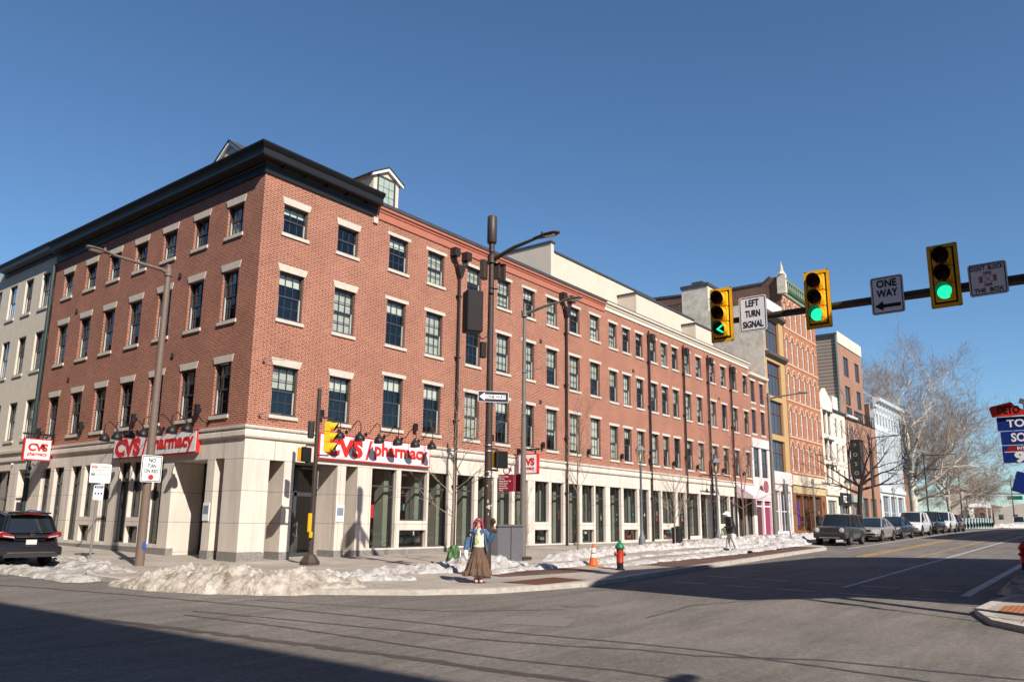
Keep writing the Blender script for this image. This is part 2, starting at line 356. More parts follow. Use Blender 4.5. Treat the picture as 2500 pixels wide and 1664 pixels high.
# ground floor: openings (u0,u1,z0,z1,depth)
GR=[(1.04,1.68,-.4,3.55,1.0),(2.12,4.17,-.4,3.55,1.3),(4.6,5.2,-.4,3.55,1.3)]
SW=[(5.97,7.2,0),(7.62,9.05,1),(9.32,10.45,0),(11.19,12.25,0),(12.68,13.68,0),(14.13,15.1,0),(15.55,16.45,0),(17.28,18.3,1),(18.76,19.68,0),(20.43,21.28,0),(21.79,22.8,1),(23.21,24.08,0),(24.85,25.9,0),(26.46,27.9,1),(28.44,29.4,0),(30.24,31.08,0),(31.58,33.2,1),(33.85,34.8,0),(35.45,37.0,2),(37.56,39.0,3),(39.7,40.3,0),(40.94,42.3,1),(42.89,43.45,0),(44.5,45.9,3),(46.3,47.4,0)]
zsill=lambda u: .34 if u<26 else .42 if u<34 else .6
SW=[(u0,u1+.16*(u1+15.9)/24.3,k) for u0,u1,k in SW]
opsg=GR+[]
for u0,u1,k in SW:
    if k==1: opsg+= [(u0,u1,1.45,3.55,.24),(u0,u1,zsill(u0),1.06,.24)]
    elif k==3: opsg+=[(u0,u1,.38,3.55,.5)]
    else: opsg.append((u0,u1,zsill(u0),3.55,.24))
GL=[(1.15,1.75,-.4,3.6,1.0),(2.25,4.63,-.4,3.6,1.35)]
SL=[(5.35,6.3,0),(6.95,7.92,1),(8.0,8.95,0),(9.6,10.45,0),(11.15,12.1,1),(12.45,13.42,0),(14.2,15.2,0),(15.62,16.6,0)]
opsgl=GL+[]
for u0,u1,k in SL:
    if k==1: opsgl+=[(u0,u1,1.48,3.72,.24),(u0,u1,.46,1.13,.24)]
    else: opsgl.append((u0,u1,.46,3.72,.24))
mb=MB(); wall(mb,PX(-.03),-.03,47.98,-1.2,4.3,opsg); wall(mb,PY(-.03),-.03,17.98,-1.2,4.3,opsgl)
# ceilings/backs of the deep recesses
mb.build('stone_base',STONE,B)
mb=MB()
pts=[(4.3,.10),(4.36,.13),(4.52,.13),(4.56,.08),(4.62,.08),(4.64,.15),(4.73,.15),(4.74,.0)]
def band(mb,prof,x1,y1,x0=0,y0=0):
    """moulding round the corner: profile list (z, projection); runs (0..x1) on the x wall and (0..y1) on the y wall"""
    pr=[(prof[0][0],0)]+list(prof)
    for (za,pa),(zb,pb) in zip(pr,pr[1:]):
        mb.face([(x1,-pa,za),(-pa,-pa,za),(-pb,-pb,zb),(x1,-pb,zb)])
        mb.face([(-pa,y1,za),(-pb,y1,zb),(-pb,-pb,zb),(-pa,-pa,za)])
    mb.face([(x1,-p,z) for z,p in pr]); mb.face([(-p,y1,z) for z,p in pr][::-1])
band(mb,pts,47.98,17.98); mb.build('stone_band',STONE,B,fix=False)
mb=MB(); g0=0
for (a,b,*_) in [(-.05,1.044),(1.676,2.124),(4.166,4.604),(5.196,47.98)]: mb.box(a,-.052,-1.2,b,.96 if b<6 else .25,.30 if b<6 else .28)
for (a,b) in [(-.054,1.154),(1.746,2.254),(4.626,17.98)]: mb.box(-.054,a,-1.25,.93 if b<6 else .25,b,.33)
mb.build('granite_plinth',GRANITE,B)
def shopwin(P,u0,u1,z0,z1,d=.16,trans=None,curtain=True,mull=False):
    mb=MB(); t=.05
    pbox(mb,P,u0,u0+t,z0,z1,d-.02,d+.08); pbox(mb,P,u1-t,u1,z0,z1,d-.02,d+.08); pbox(mb,P,u0+t,u1-t,z1-t,z1,d-.02,d+.08); pbox(mb,P,u0+t,u1-t,z0,z0+t,d-.02,d+.08)
    if trans: pbox(mb,P,u0+t,u1-t,trans-.03,trans+.03,d-.01,d+.07)
    if mull: pbox(mb,P,(u0+u1)/2-.02,(u0+u1)/2+.02,z0+t,trans-.03 if trans else z1-t,d,d+.06)
    o=mb.build('shop_window',FRAME,B); g=MB(); g.face([P(u0+t,z0+t,d+.04),P(u1-t,z0+t,d+.04),P(u1-t,z1-t,d+.04),P(u0+t,z1-t,d+.04)]); g.build('pane',GLASSS,o,fix=False)
    if curtain:
        g=MB(); pbox(g,P,u1-t-.16,u1+.3,z0-.3,z1+.3,d+.35,d+.9); g.build('inner_wall',ROOM2,o)
    return o
for u0,u1,k in SW:
    zb=zsill(u0)
    if k==1: shopwin(RP,u0,u1,1.45,3.55,trans=2.85 if u0<10 else None,mull=True); shopwin(RP,u0,u1,zb,1.06,curtain=False)
    elif k==3: shopwin(RP,u0,u1,.42,3.55,d=.42,trans=1.5,curtain=False)
    else: shopwin(RP,u0,u1,zb,3.55,trans=2.85)
for u0,u1,k in SL:
    if k==1: shopwin(LP,u0,u1,1.48,3.72,trans=2.95); shopwin(LP,u0,u1,.46,1.13,curtain=False)
    else: shopwin(LP,u0,u1,.46,3.72,trans=2.95)
# entrance doors at the back of the recesses
def door(P,u0,u1,z1,d,leaves=2,name='entrance_door'):
    mb=MB(); t=.07; pbox(mb,P,u0,u1,2.35,2.5,d-.03,d+.06); pbox(mb,P,u0,u1,z1-.1,z1,d-.03,d+.06)
    n=leaves
    for k in range(n+1):
        u=u0+(u1-u0)*k/n; pbox(mb,P,max(u-t,u0),min(u+t,u1),-.2,z1,d-.03,d+.06)
    pbox(mb,P,u0,u1,-.2,.2,d-.02,d+.05)
    o=mb.build(name,FRAME,B); g=MB(); g.face([P(u0,-.2,d+.03),P(u1,-.2,d+.03),P(u1,z1,d+.03),P(u0,z1,d+.03)]); g.build('pane',GLASSS,o,fix=False)
    g=MB(); pbox(g,P,(u0+u1)/2+.1,(u0+u1)/2+.13,.75,1.35,d-.1,d-.07); g.build('handle',GALV,o)
    return o
dr=door(RP,2.12,4.17,3.55,1.2); door(RP,1.04,1.68,3.55,.95,1,'side_light'); door(RP,4.6,5.2,3.55,1.25,1,'side_light')
door(LP,2.25,4.63,3.6,1.3,3); door(LP,1.15,1.75,3.6,.95,1,'side_light')
g=MB(); g.lathe((2.62,1.16,1.12),[(.12,0),(.12,.01)],14,(0,-1,0)); o=g.build('door_sticker',YEL,B)
# room behind the glass
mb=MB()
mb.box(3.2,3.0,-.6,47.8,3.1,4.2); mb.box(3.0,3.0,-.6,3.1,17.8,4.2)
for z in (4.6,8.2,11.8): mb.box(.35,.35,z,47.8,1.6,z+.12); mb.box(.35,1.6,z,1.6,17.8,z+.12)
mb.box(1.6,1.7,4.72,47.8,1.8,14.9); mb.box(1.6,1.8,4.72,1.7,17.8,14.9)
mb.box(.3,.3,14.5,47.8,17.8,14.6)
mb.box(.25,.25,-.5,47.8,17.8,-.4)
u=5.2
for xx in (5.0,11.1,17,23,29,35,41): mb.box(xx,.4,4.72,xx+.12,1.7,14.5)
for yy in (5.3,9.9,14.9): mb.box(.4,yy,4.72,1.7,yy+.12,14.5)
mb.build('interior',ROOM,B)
# display stock low behind the shop windows
r2=random.Random(11); mb=MB(); mats=[mat('shelf stock white',(.5,.5,.48)),mat('shelf stock red',(.5,.05,.04)),mat('shelf stock teal',(.08,.25,.28)),mat('shelf dark',(.05,.05,.05)),mat('poster red',(.55,.02,.03))]
for u0,u1,k in SW:
    if u0<44:
        for j in range(14):
            mb.cur=r2.randrange(4); x=r2.uniform(u0,u1-.3); z=r2.choice([.5,.8,1.6,1.9]); mb.box(x,.9+r2.random()*.5,z,x+r2.uniform(.1,.35),1.6,z+r2.uniform(.1,.4))
    if k==1 and u0>15:
        mb.cur=1; mb.box(u0+.45,.42,.62,u0+.6,.46,.95); mb.cur=0; mb.box(u0+.47,.40,.55,u0+.56,.44,.75)
mb.cur=4; mb.box(6.2,.5,1.55,6.62,.52,2.1)
for z in (.9,1.5,2.1): mb.cur=3; mb.box(4.7,1.9,z,11,2.3,z+.05)
mb.build('shop_stock',mats,B)
# black cornice of the corner section
mb=MB(); CP=[(14.28,.06),(14.62,.06),(14.64,.10),(14.72,.12),(14.74,.44),(14.78,.46),(15.02,.46),(15.05,.50),(15.12,.56),(15.18,.60),(15.24,.61),(15.25,-.6)]
band(mb,CP,5.54,17.95); mb.build('cornice',BLACKT,B,fix=False)
for k in range(5): MB().box(.6+k*1.05,-.30,14.66,.68+k*1.05,-.06,14.735).build('cornice_bracket',BLACKT,B)
# frieze + gutter of the middle and far sections
mb=MB()
mb.prism([(0,14.28),(-.05,14.28),(-.05,14.6),(-.09,14.62),(-.09,14.68),(-.16,14.74),(-.16,14.86),(0,14.86)],5.56,24.5,lambda u,v,w_:(w_,u,v)); mb.build('terracotta_frieze',TERRA,B)
mb=MB(); mb.prism([(0,14.42),(-.06,14.42),(-.06,14.62),(-.12,14.66),(-.14,14.78),(-.24,14.82),(-.26,14.93),(0,14.93)],24.5,47.98,lambda u,v,w_:(w_,u,v)); mb.build('cream_cornice',CREAMT,B)
mb=MB(); mb.box(5.38,-.09,14.02,5.62,.02,14.28); mb.build('corner_block',LINTEL,B)
mb=MB(); mb.face([(5.5,-.17,14.865),(48,-.17,14.865),(48,1.9,15.95),(5.5,1.9,15.95)]); mb.face([(5.5,1.9,15.95),(48,1.9,15.95),(48,18,15.95),(5.5,18,15.95)])
mb.box(.3,.3,15.0,5.5,18,15.2); mb.face([(5.5,-.17,14.865),(5.5,1.9,15.95),(5.5,18,15.95),(5.5,18,14.8),(5.5,.1,14.8)]); mb.face([(48,-.17,14.865),(48,1.9,15.95),(48,18,15.95),(48,18,14.8),(48,.1,14.8)])
mb.box(5.5,-.20,14.87,47.98,-.10,15.03)
mb.build('roof',ROOFM,B,fix=False)
for x,y0,z,x1,par in ((27.3,6.0,20.3,43,.65),(36.5,4.3,19.1,47,0),(44.4,3.0,18.1,47.9,0)):
    mb=MB(); mb.box(x,y0,15.2,x1,17,z); 
    if par: mb.box(x,y0,z,x+.35,17,z+par)
    mb.cur=1; mb.box(x-.08,y0-.08,z+par+.001 if par else z+.001,x+.43 if par else x1,17.05,z+par+.14 if par else z+.14)
    if par: mb.box(x+.45,y0-.08,z+.001,x1,17.05,z+.14)
    mb.build('penthouse',[CREAM,ROOFM],B)
# dormers
def dormer(P_,w,zc,ze,zb,dep,f):
    mb=MB(); mb.prism([(-w/2,zb),(w/2,zb),(w/2,ze),(0,zc-.12),(-w/2,ze)],0,dep,f); o=mb.build('dormer',CREAM,B)
    r=MB(); ov=.18
    for s in(-1,1):
        r.cur=0; r.prism([(0,zc-.08),(s*(w/2+ov),ze-.12),(s*(w/2+ov),ze-.24),(0,zc-.22)],-.14,-.02,f)
        r.cur=1; r.prism([(0,zc),(s*(w/2+ov+.05),ze-.08),(s*(w/2+ov+.05),ze-.12),(0,zc-.06)],-.18,dep,f)
    r.build('dormer_roof',[WHITE,ROOFM],o)
    g=MB(); g.prism([(-w/2+.22,zb+.1),(w/2-.22,zb+.1),(w/2-.22,ze-.02),(-w/2+.22,ze-.02)],-.03,.0,f); g.build('frame',FRAME,o)
    g=MB(); ww=(w-.6)/3
    for i in range(3):
        for j in range(4):
            h=(ze-.1-zb-.2)/4; g.prism([(-w/2+.29+i*ww,zb+.18+j*h),(-w/2+.29+(i+1)*ww-.03,zb+.18+j*h),(-w/2+.29+(i+1)*ww-.03,zb+.18+(j+1)*h-.03),(-w/2+.29+i*ww,zb+.18+(j+1)*h-.03)],-.036,-.031,f)
    g.build('pane',mat('pane behind pale shade',(.36,.42,.36),.15,var=.15,spec=.8),o)
dormer(None,1.55,17.45,16.95,15.0,5,lambda u,v,w_:(6.98+u,1.0+w_,v))
dormer(None,2.9,18.25,17.1,15.0,4,lambda u,v,w_:(2.0+w_,5.9+u,v))
# downpipes
def downpipe(x,y,kind,zt,par=B,r=.068):
    mb=MB(); zb=gz(x,0)+.02
    mb.tube([(x,-.14,zb),(x,-.14,zt)],r,8)
    for z in (3,6,9,12): mb.box(x-.13,-.2,z,x+.13,.0,z+.06)
    if kind=='Y':
        mb.prism([(-.1,zt-.1),(.1,zt-.1),(.32,zt+.32),(.22,zt+.5),(-.22,zt+.5),(-.32,zt+.32)],-.27,-.06,lambda u,v,w_:(x+u*.75,w_,v))
        for s in(-1,1):
            mb.tube([(x+s*.14,-.16,zt+.4),(x+s*.32,-.17,zt+.65),(x+s*.42,-.18,zt+.9)],.07,8)
            mb.box(x+s*.42-.18,-.36,zt+.85,x+s*.42+.18,-.02,zt+1.25)
    else:
        mb.tube([(x,-.16,zt),(x-.02,-.14,zt+.6)],.06,8); mb.box(x-.02,-.42,zt-.1,x+.42,-.03,zt+.38)
    mb.build('downpipe',mat('near black downpipe paint',(.028,.018,.016),.45),par,smooth=True)
downpipe(10.92,0,'Y',13.05); downpipe(20.12,0,'Y',13.05)
for x in (30.0,35.25,39.45,43.85): downpipe(x,0,'B',13.55)
mb=MB(); mb.tube([(-.13,17.97,.3),(-.13,17.97,14.2)],.10,8); mb.build('downpipe',mat('dark green black pipe',(.02,.035,.04),.4),B,smooth=True)
# wall lights and vents
mb=None
for x in (3.14,8.28,13.55,17.85,22.4,26.2,29.86,33.25,37.06,41.6,45.8):
    g=MB(); g.box(x-.05,-.08,5.4,x+.05,0,5.5); g.box(x-.09,-.2,5.3,x+.09,-.08,5.62); g.build('wall_light',BLACKT,B,bevel=.01)
for y in (3.08,7.95,12.75,17.3):
    g=MB(); g.box(-.08,y-.05,5.45,0,y+.05,5.55); g.box(-.22,y-.09,5.35,-.08,y+.09,5.7); g.build('wall_light',BLACKT,B,bevel=.01)
for P,u,z in [(LP,5.5,11.27),(LP,14.93,11.27),(LP,5.5,7.9),(LP,14.93,7.9),(RP,17.75,11.12),(RP,17.75,7.78),(RP,28.0,11.1),(RP,41.6,11.05)]:
    g=MB(); pbox(g,P,u-.09,u+.09,z-.09,z+.09,-.05,0); g.build('vent',DARKP,B)
# ------------------------------------------------------------------ pharmacy signs and their gooseneck lamps
def fascia(P,u0,u1,z0,z1,label,flip):
    t=thing('fascia_sign',label,'shop sign',P((u0+u1)/2,z0,-.2),0); inv=Matrix.Translation(-Vector(t.location))
    g=MB(); pbox(g,P,u0,u1,z0,z1,-.17,-.04); o=g.build('sign_box',RED,t); o.data.transform(inv)
    g=MB(); pbox(g,P,u0+.06,u1-.06,z0+.05,z1-.05,-.19,-.175); o=g.build('face',mat('white sign face weathered',(.72,.70,.70),.35,var=.16,scale=1.2,stretch=(.5,.5,9)),t); o.data.transform(inv)
    right=Vector(P(1,0))-Vector(P(0,0))
    if flip: right=-right
    s=u0 if not flip else u1
    L=u1-u0; zc=(z0+z1)/2
    def at(f,dz,d=-.205):
        u=u0+L*f if not flip else u1-L*f
        return inv@Vector(P(u,zc+dz,d))
    fit('CVS',frame_m(at(.195,0),right),t,RED,L*.325,.72,weight=.055)
    fit('/',frame_m(at(.41,-.0),right),t,RED,L*.055,.78,weight=.02)
    fit('pharmacy',frame_m(at(.715,-.0),right),t,RED,L*.51,.72,weight=.034)
    return t
fascia(RP,3.08,9.2,3.74,4.74,'long white and red pharmacy fascia sign on the sunlit side beside the yellow signal',False)
fascia(LP,2.85,9.32,3.86,4.74,'long white and red pharmacy fascia sign on the shaded side behind the brown pole',True)
def gooseneck():
    t=thing('gooseneck_lamp','x','sign lamp')
    g=MB(); g.lathe((0,-.0,5.0),[(.07,0),(.07,.04)],10,(0,-1,0))
    g.tube([(0,-.03,5.0),(0,-.25,5.03),(.0,-.45,5.25),(0,-.68,5.42),(0,-.85,5.30),(0,-.88,5.05),(0,-.86,4.92)],.018,6); g.build('arm',BLACKT,t,smooth=True)
    g=MB(); g.lathe((0,-.84,4.60),[(.20,0),(.215,.03),(.20,.12),(.15,.22),(.07,.28),(.05,.36),(.0,.37)],16,(0,.12,.99)); g.build('lamp_shade',BLACKT,t,smooth=True)
    return t
gn=gooseneck(); first=True
where=['leftmost','second','third','fourth','fifth','rightmost']
for i in range(6):
    lb='black gooseneck lamp over the sunlit pharmacy fascia, '+where[i]+' of the six'
    if first: gn.location=(3.5+i*1.02,0,-.1); gn['label']=lb; gn['group']='gooseneck lamps over the sunlit fascia'; first=False
    else: dup(gn,(3.5+i*1.02,0,-.1),0,lb,'gooseneck lamps over the sunlit fascia')
w7=['rightmost','second from right','third from right','middle','fifth from right','sixth from right','leftmost']
for i in range(7): dup(gn,(0,2.45+i*1.06,-.05),R(-90),'black gooseneck lamp over the shaded pharmacy fascia, '+w7[i]+' of the seven','gooseneck lamps over the shaded fascia')
def blade(loc,rz,label):
    t=thing('blade_sign',label,'hanging sign',loc,rz)      # local: sign spans -x from the wall, faces -y and +y
    g=MB(); g.box(-1.27,-.09,0,-.08,.09,1.0); g.build('sign_box',RED,t)
    for s in(-1,1):
        g=MB(); y=s*.095; g.box(-1.22,min(y,y+s*.006),.05,-.13,max(y,y+s*.006),.95); o=g.build('face',SIGNW if s>0 else WHITE,t)
        M=frame_m((-.675,s*.105,.60),(-s if False else (1 if s<0 else -1),0,0)); fit('CVS',M,t,RED,.86,.38,weight=.055)
        M=frame_m((-.675,s*.105,.27),((1 if s<0 else -1),0,0)); fit('pharmacy',M,t,RED,.86,.24,weight=.035)
    g=MB(); g.box(-1.35,-.03,1.18,0,.03,1.26); g.box(-.06,-.1,.95,0,.1,1.3)
    for x in(-1.1,-.3): g.box(x-.02,-.015,.98,x+.02,.015,1.2)
    g.tube([(-1.2,0,1.24),(-.02,0,1.9)],.012,6); g.build('bracket',BLACKT,t)
    g=MB()
    for s in(-1,1):
        g.tube([(-.65,0,1.24),(-.65,s*.4,1.35),(-.65,s*.6,1.1)],.014,6); g.lathe((-.65,s*.6,.98),[(.09,0),(.09,.02),(.05,.12),(.02,.16)],10)
    g.build('sign_lamp',BLACKT,t)
    return t
blade((-.02,15.75,4.03),0,'square white and red pharmacy sign hanging out from the shaded side above the car')
blade((15.44,-.3,3.78),R(90),'square red framed pharmacy sign hanging out behind the slim grey street light')
# door notices on the piers
for i,(P,u,lb) in enumerate([(RP,4.38,'white framed notice on the stone pier right of the entrance'),(LP,2.05,'white framed notice on the narrow stone pier of the shaded entrance')]):
    g=MB(); pbox(g,P,u-.2,u+.2,1.38,2.02,-.06,-.035); g.cur=1; pbox(g,P,u-.16,u+.16,1.62,1.92,-.065,-.06); tag(g.build('notice_board',[WHITE,mat('notice print',(.2,.22,.28))]),lb,'notice')
# wires hooks at the corner
g=MB()
for z in(7.12,5.12): g.tube([(.46,0,z),(.4,-.2,z+.05),(1.2,-.3,z+.1)],.012,5); g.lathe((.46,-.12,z),[(.05,0),(.05,.06)],8)
g.tube([(-.3,1.0,7.0),(0,2.0,7.1)],.012,5)
g.build('corner_hook',GALV,B)

# ------------------------------------------------------------------ pale building on the left street
PALE=mat('pale painted brick',(.62,.545,.44),.9,var=.08,scale=2,bump=.2,bscale=60)
L=thing('pale_building','pale grey painted building with tall narrow windows at the left edge','building')
ops=[]
for a in (18.6,20.75,22.9,25.05): 
    for z0,z1 in ((12.12,14.05),(8.8,10.85),(5.3,7.3)): ops.append((a,a+1.03,z0,z1))
opg=[(18.2,19.3,.6,3.75,.35),(20.35,22.6,.6,3.75,.35),(23.4,25.4,.6,3.75,.35)]
mb=MB(); wall(mb,LP,18.06,27.2,4.75,15.1,ops,.18); mb.box(.2,18.06,15,10,27.2,15.1); mb.build('wall',PALE,L)
mb=MB(); wall(mb,PY(-.05),18.06,27.2,-1,4.75,opg); mb.box(-.12,18.06,4.2,-.05,27.2,4.3); mb.box(-.14,18.06,4.62,.0,27.2,4.75); mb.build('stone_base',STONE,L)
for (a,b,z0,z1) in ops: window(L,LP,a,b,z0,z1,None,rowsu=1,blind=rblind(r1))
for o_ in opg:
    g=MB(); P=LP; u0,u1,z0,z1,_=o_; g=MB(); pbox(g,P,u0,u0+.06,z0,z1,.25,.33); pbox(g,P,u1-.06,u1,z0,z1,.25,.33); pbox(g,P,u0,u1,2.3,2.36,.25,.33)
    if u1-u0>1.5: pbox(g,P,(u0+u1)/2-.03,(u0+u1)/2+.03,z0,z1,.26,.32)
    fr=g.build('shop_window',FRAME,L); g=MB(); g.face([P(u0,z0,.3),P(u1,z0,.3),P(u1,z1,.3),P(u0,z1,.3)]); g.build('pane',GLASSS,fr,fix=False)
mb=MB(); mb.prism([(0,14.75),(-.08,14.75),(-.08,14.95),(-.4,15.0),(-.42,15.2),(-.5,15.3),(-.5,15.36),(0,15.36)],18.06,24.8,lambda u,v,w_:(u,w_,v)); mb.build('cornice',mat('dark slate cornice',(.03,.045,.055),.5),L)
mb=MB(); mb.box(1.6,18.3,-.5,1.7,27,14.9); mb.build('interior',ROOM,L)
mb=MB()
for y in(20.1,18.25): mb.lathe((-.05,y,4.05),[(.05,0),(.05,.06),(.03,.1)],8,(-1,0,0))
mb.build('floodlight',WHITE,L)

# ------------------------------------------------------------------ the row of houses beyond
def simplewin(parent,P,a,b,z0,z1,fm,gl,d=.12,mid=True,cols=2,arch=False,w=.06,name='window',liner=None):
    mb=MB(); pbox(mb,P,a,a+w,z0,z1,d-.03,d+.05); pbox(mb,P,b-w,b,z0,z1,d-.03,d+.05); pbox(mb,P,a+w,b-w,z1-w,z1,d-.03,d+.05); pbox(mb,P,a+w,b-w,z0,z0+w,d-.03,d+.05)
    if mid: zm=(z0+z1)/2; pbox(mb,P,a+w,b-w,zm-.03,zm+.03,d-.01,d+.05)
    for k in range(1,cols): u=a+(b-a)*k/cols; pbox(mb,P,u-.02,u+.02,z0+w,z1-w,d,d+.05)
    o=mb.build(name,fm,parent); g=MB(); g.face([P(a,z0,d+.03),P(b,z0,d+.03),P(b,z1,d+.03),P(a,z1,d+.03)]); g.build('pane',gl,o,fix=False); return o
FARG=principled('far window pane',(.045,.055,.07),.08,0,.9)[0]
PINKW=mat('white painted storefront',(.66,.58,.55),.6,var=.06)
A=thing('rowhouse','narrow four storey red brick rowhouse with a white storefront and pink awning','building')
aw=[(48.44,49.36),(50.55,51.45)]
ops=[(a,b,z0,z1) for a,b in aw for z0,z1 in ((11.7,13.55),(9.0,11.05))]
mb=MB(); wall(mb,PX(.02),47.98,52.3,8.05,13.9,ops,.15); mb.box(48.0,.1,13.8,52.3,12,13.9); mb.box(48,11.9,-1,52.3,12,13.9); mb.build('brick_wall',BRICK,A)
for a,b in aw:
    for z0,z1 in ((11.7,13.55),(9.0,11.05)): simplewin(A,PX(.02),a,b,z0,z1,FRAME,FARG,cols=3)
    for z in (13.55,11.05,11.55,8.85):
        g=MB(); g.box(a-.12,-.02,z,b+.12,.02,z+.17); g.build('stone_trim',LINTEL,A)
bigw=[(48.4,49.7),(50.2,51.6)]
mb=MB(); wall(mb,PX(0),48.0,52.2,4.9,8.05,[(a,b,5.35,7.8) for a,b in bigw],.15); mb.box(47.98,-.1,7.85,52.25,-.002,8.6); mb.build('white_upper_front',PINKW,A)
for a,b in bigw: simplewin(A,PX(0),a,b,5.35,7.8,FRAME,FARG,cols=1,mid=True)
mb=MB(); wall(mb,PX(-.02),48.0,52.2,-.5,4.9,[(48.5,50.0,.55,3.4,.3),(50.3,51.9,.55,3.4,.3)],.3); mb.build('storefront',PINKW,A)
DK=mat('dark plum banner',(.09,.025,.035),.8); PK=mat('magenta banner',(.25,.03,.09),.8); LIL=mat('pale pink canvas',(.60,.46,.48),.8,var=.06)
g=MB(); g.box(48.5,.15,.55,50.0,.2,3.4); g.cur=1; g.box(50.3,.15,.55,51.9,.2,3.4); g.cur=2; g.box(48.55,.1,2.9,51.9,.14,3.0); g.build('window_banner',[DK,PK,WHITE],A)
mb=MB(); mb.prism([(0,13.9),(-.2,14.0),(-.25,14.2),(.2,14.25)],47.98,52.3,lambda u,v,w_:(w_,u,v)); mb.build('cornice',CREAMT,A)
g=MB(); g.lathe((49.6,-.45,4.55),[(.5,0),(.5,.08)],24,(0,-1,0)); o=g.build('round_sign',mat('mauve disc',(.30,.09,.12),.6),A)
t=thing('awning','pale pink canvas awning over the last doors of the brick building','awning',(46,0,3.5))
g=MB(); g.prism([(0,1.15),(0,.0),(-1.5,-.1),(-1.5,.12)],-2.1,2.0,lambda u,v,w_:(w_,u,v)); g.build('canvas',LIL,t)
g=MB()
for x in(-2.0,1.9): g.tube([(x,0,0),(x,-1.5,-.1)],.02,6)
g.build('awning_frame',GALV,t)

YB=mat('ochre painted iron front',(.47,.295,.13),.7,var=.1); STUC=mat('rough grey stucco',(.56,.50,.41),.95,var=.3,scale=1.1,bump=.8,bscale=5)
MAROON=mat('maroon window frame',(.13,.05,.045),.5)
Bb=thing('loft_building','ochre fronted loft building with wide maroon windows and a rough grey stucco side wall','building')
fl=[(17.1,20.2,),(12.9,16.1),(9.4,12.5),(5.9,8.9)]
mb=MB(); wall(mb,PX(0),52.4,57.5,6.1,20.4,[(52.75,56.3,a,b,.3) for a,b in fl]); mb.build('front',YB,Bb)
for a,b in fl:
    simplewin(Bb,PX(0),52.75,56.3,a,b,MAROON,FARG,d=.22,cols=4,mid=False,w=.1); g=MB(); g.box(52.85,.18,a+(b-a)*.62,56.2,.24,a+(b-a)*.62+.1); g.build('transom',MAROON,Bb)
mb=MB(); mb.box(52.3,.03,-1,52.6,3.1,21.4); mb.box(52.3,3.1,-1,52.6,22,21.4); mb.box(52.6,.3,20.3,57.6,22,20.5); mb.box(52.3,5.2,21.4,55.5,7.9,23.9); mb.build('stucco_side_wall',STUC,Bb)
mb=MB(); mb.box(52.2,5.1,23.9,55.6,8.0,24.2); mb.build('roof_hut_cap',ROOFM,Bb)
mb=MB()
for z in (20.2,16.35): MB().prism([(0,z),(-.35,z+.25),(-.4,z+.5),(0,z+.55)],52.4,57.6,lambda u,v,w_:(w_,u,v)).build('cornice',mat('grey brown iron cornice',(.10,.09,.075),.6),Bb)
MB().box(52.4,-.03,20.75,57.5,.3,22.0).build('cream_parapet',PINKW,Bb); MB().box(52.42,-.1,5.0,57.5,-.002,6.1).build('shop_sign_band',PINKW,Bb)
mb=MB()
for k in range(26): mb.box(52.5,3.2+k*.35,21.4,52.53,3.24+k*.35,22.6)
mb.box(52.48,3.2,22.55,52.55,12.3,22.6); mb.build('roof_railing',BLACKT,Bb)
mb=MB(); wall(mb,PX(.0),52.4,57.5,-.5,5.0,[(52.7,54.3,.8,4.4,.3),(54.5,57.1,.8,4.4,.3)]); mb.build('storefront',PINKW,Bb)
for a,b in((52.7,54.3),(54.5,57.1)): simplewin(Bb,PX(0),a,b,.8,4.4,WHITE,FARG,d=.2,cols=2,mid=True,name='shop_window')

RB=brickmat('orange red brick',(.42,.165,.085),(.36,.135,.07),(.36,.20,.13),.24,.08,.006,stain=.12,bump=.1)
OB=brickmat('old brown brick',(.20,.09,.065),(.12,.06,.045),(.15,.12,.10),.24,.08,.01,stain=.35,bump=.2)
TRIM=mat('cream stone trim',(.56,.38,.27),.7,var=.08)
Cc=thing('victorian_building','tall red brick victorian building with green bracketed cornice and six columns of arched windows','building')
cx=[58.0,59.62,61.25,62.87,64.5,66.12]
cz=[(20.4,22.8),(16.85,19.15),(13.3,15.75),(9.8,12.2),(6.45,8.8)]
mb=MB(); ops=[(a+.02,a+.72,z0,z1) for a in cx for z0,z1 in cz]; wall(mb,PX(0),57.6,67.9,6.0,24.3,ops,.25); mb.box(67.8,.1,0,67.9,20,24.3); mb.build('front_wall',RB,Cc)
mb=MB(); mb.box(57.6,.02,-1,57.9,1.0,25.2); mb.prism([(1.0,25.2),(1.7,24.7),(6,24.7),(16,25.3),(45,25.3),(45,-1),(1.0,-1)],57.6,57.9,lambda u,v,w_:(w_,u,v)); mb.box(58,.5,24.2,67.8,30,24.4); mb.build('brick_side_wall',OB,Cc)
mb=MB(); mb.prism([(1.0,25.2),(1.7,24.7),(6,24.7),(16,25.3),(45,25.3),(45,25.5),(16,25.5),(6,24.9),(1.7,24.9),(1.0,25.4)],57.5,58.0,lambda u,v,w_:(w_,u,v)); mb.box(57.5,8,25.4,58.6,9.2,26.2); mb.build('coping',ROOFM,Cc)
for a in cx:
    for z0,z1 in cz:
        o=simplewin(Cc,PX(0),a+.02,a+.72,z0,z1,WHITE,FARG,d=.12,cols=1,mid=True,w=.09)
mb=MB()
for z0,z1 in cz:
    mb.box(57.62,-.05,z0-.28,67.88,-.003,z0-.12)
    mb.box(57.62,-.04,z1-.25,57.9,-.003,z1-.08)
    for a in cx:
        ac=a+.37
        mb.prism([(ac+.52*math.cos(R(t)),z1-.1+.62*math.sin(R(t))) for t in range(0,181,20)]+[(ac+.40*math.cos(R(t)),z1-.1+.46*math.sin(R(t))) for t in range(180,-1,-20)],-.06,-.003,lambda u,v,w_:(u,w_,v))
        mb.box(ac+.52,-.05,z1-.25,ac+1.1,-.003,z1-.08)
mb.build('stone_trim',TRIM,Cc)
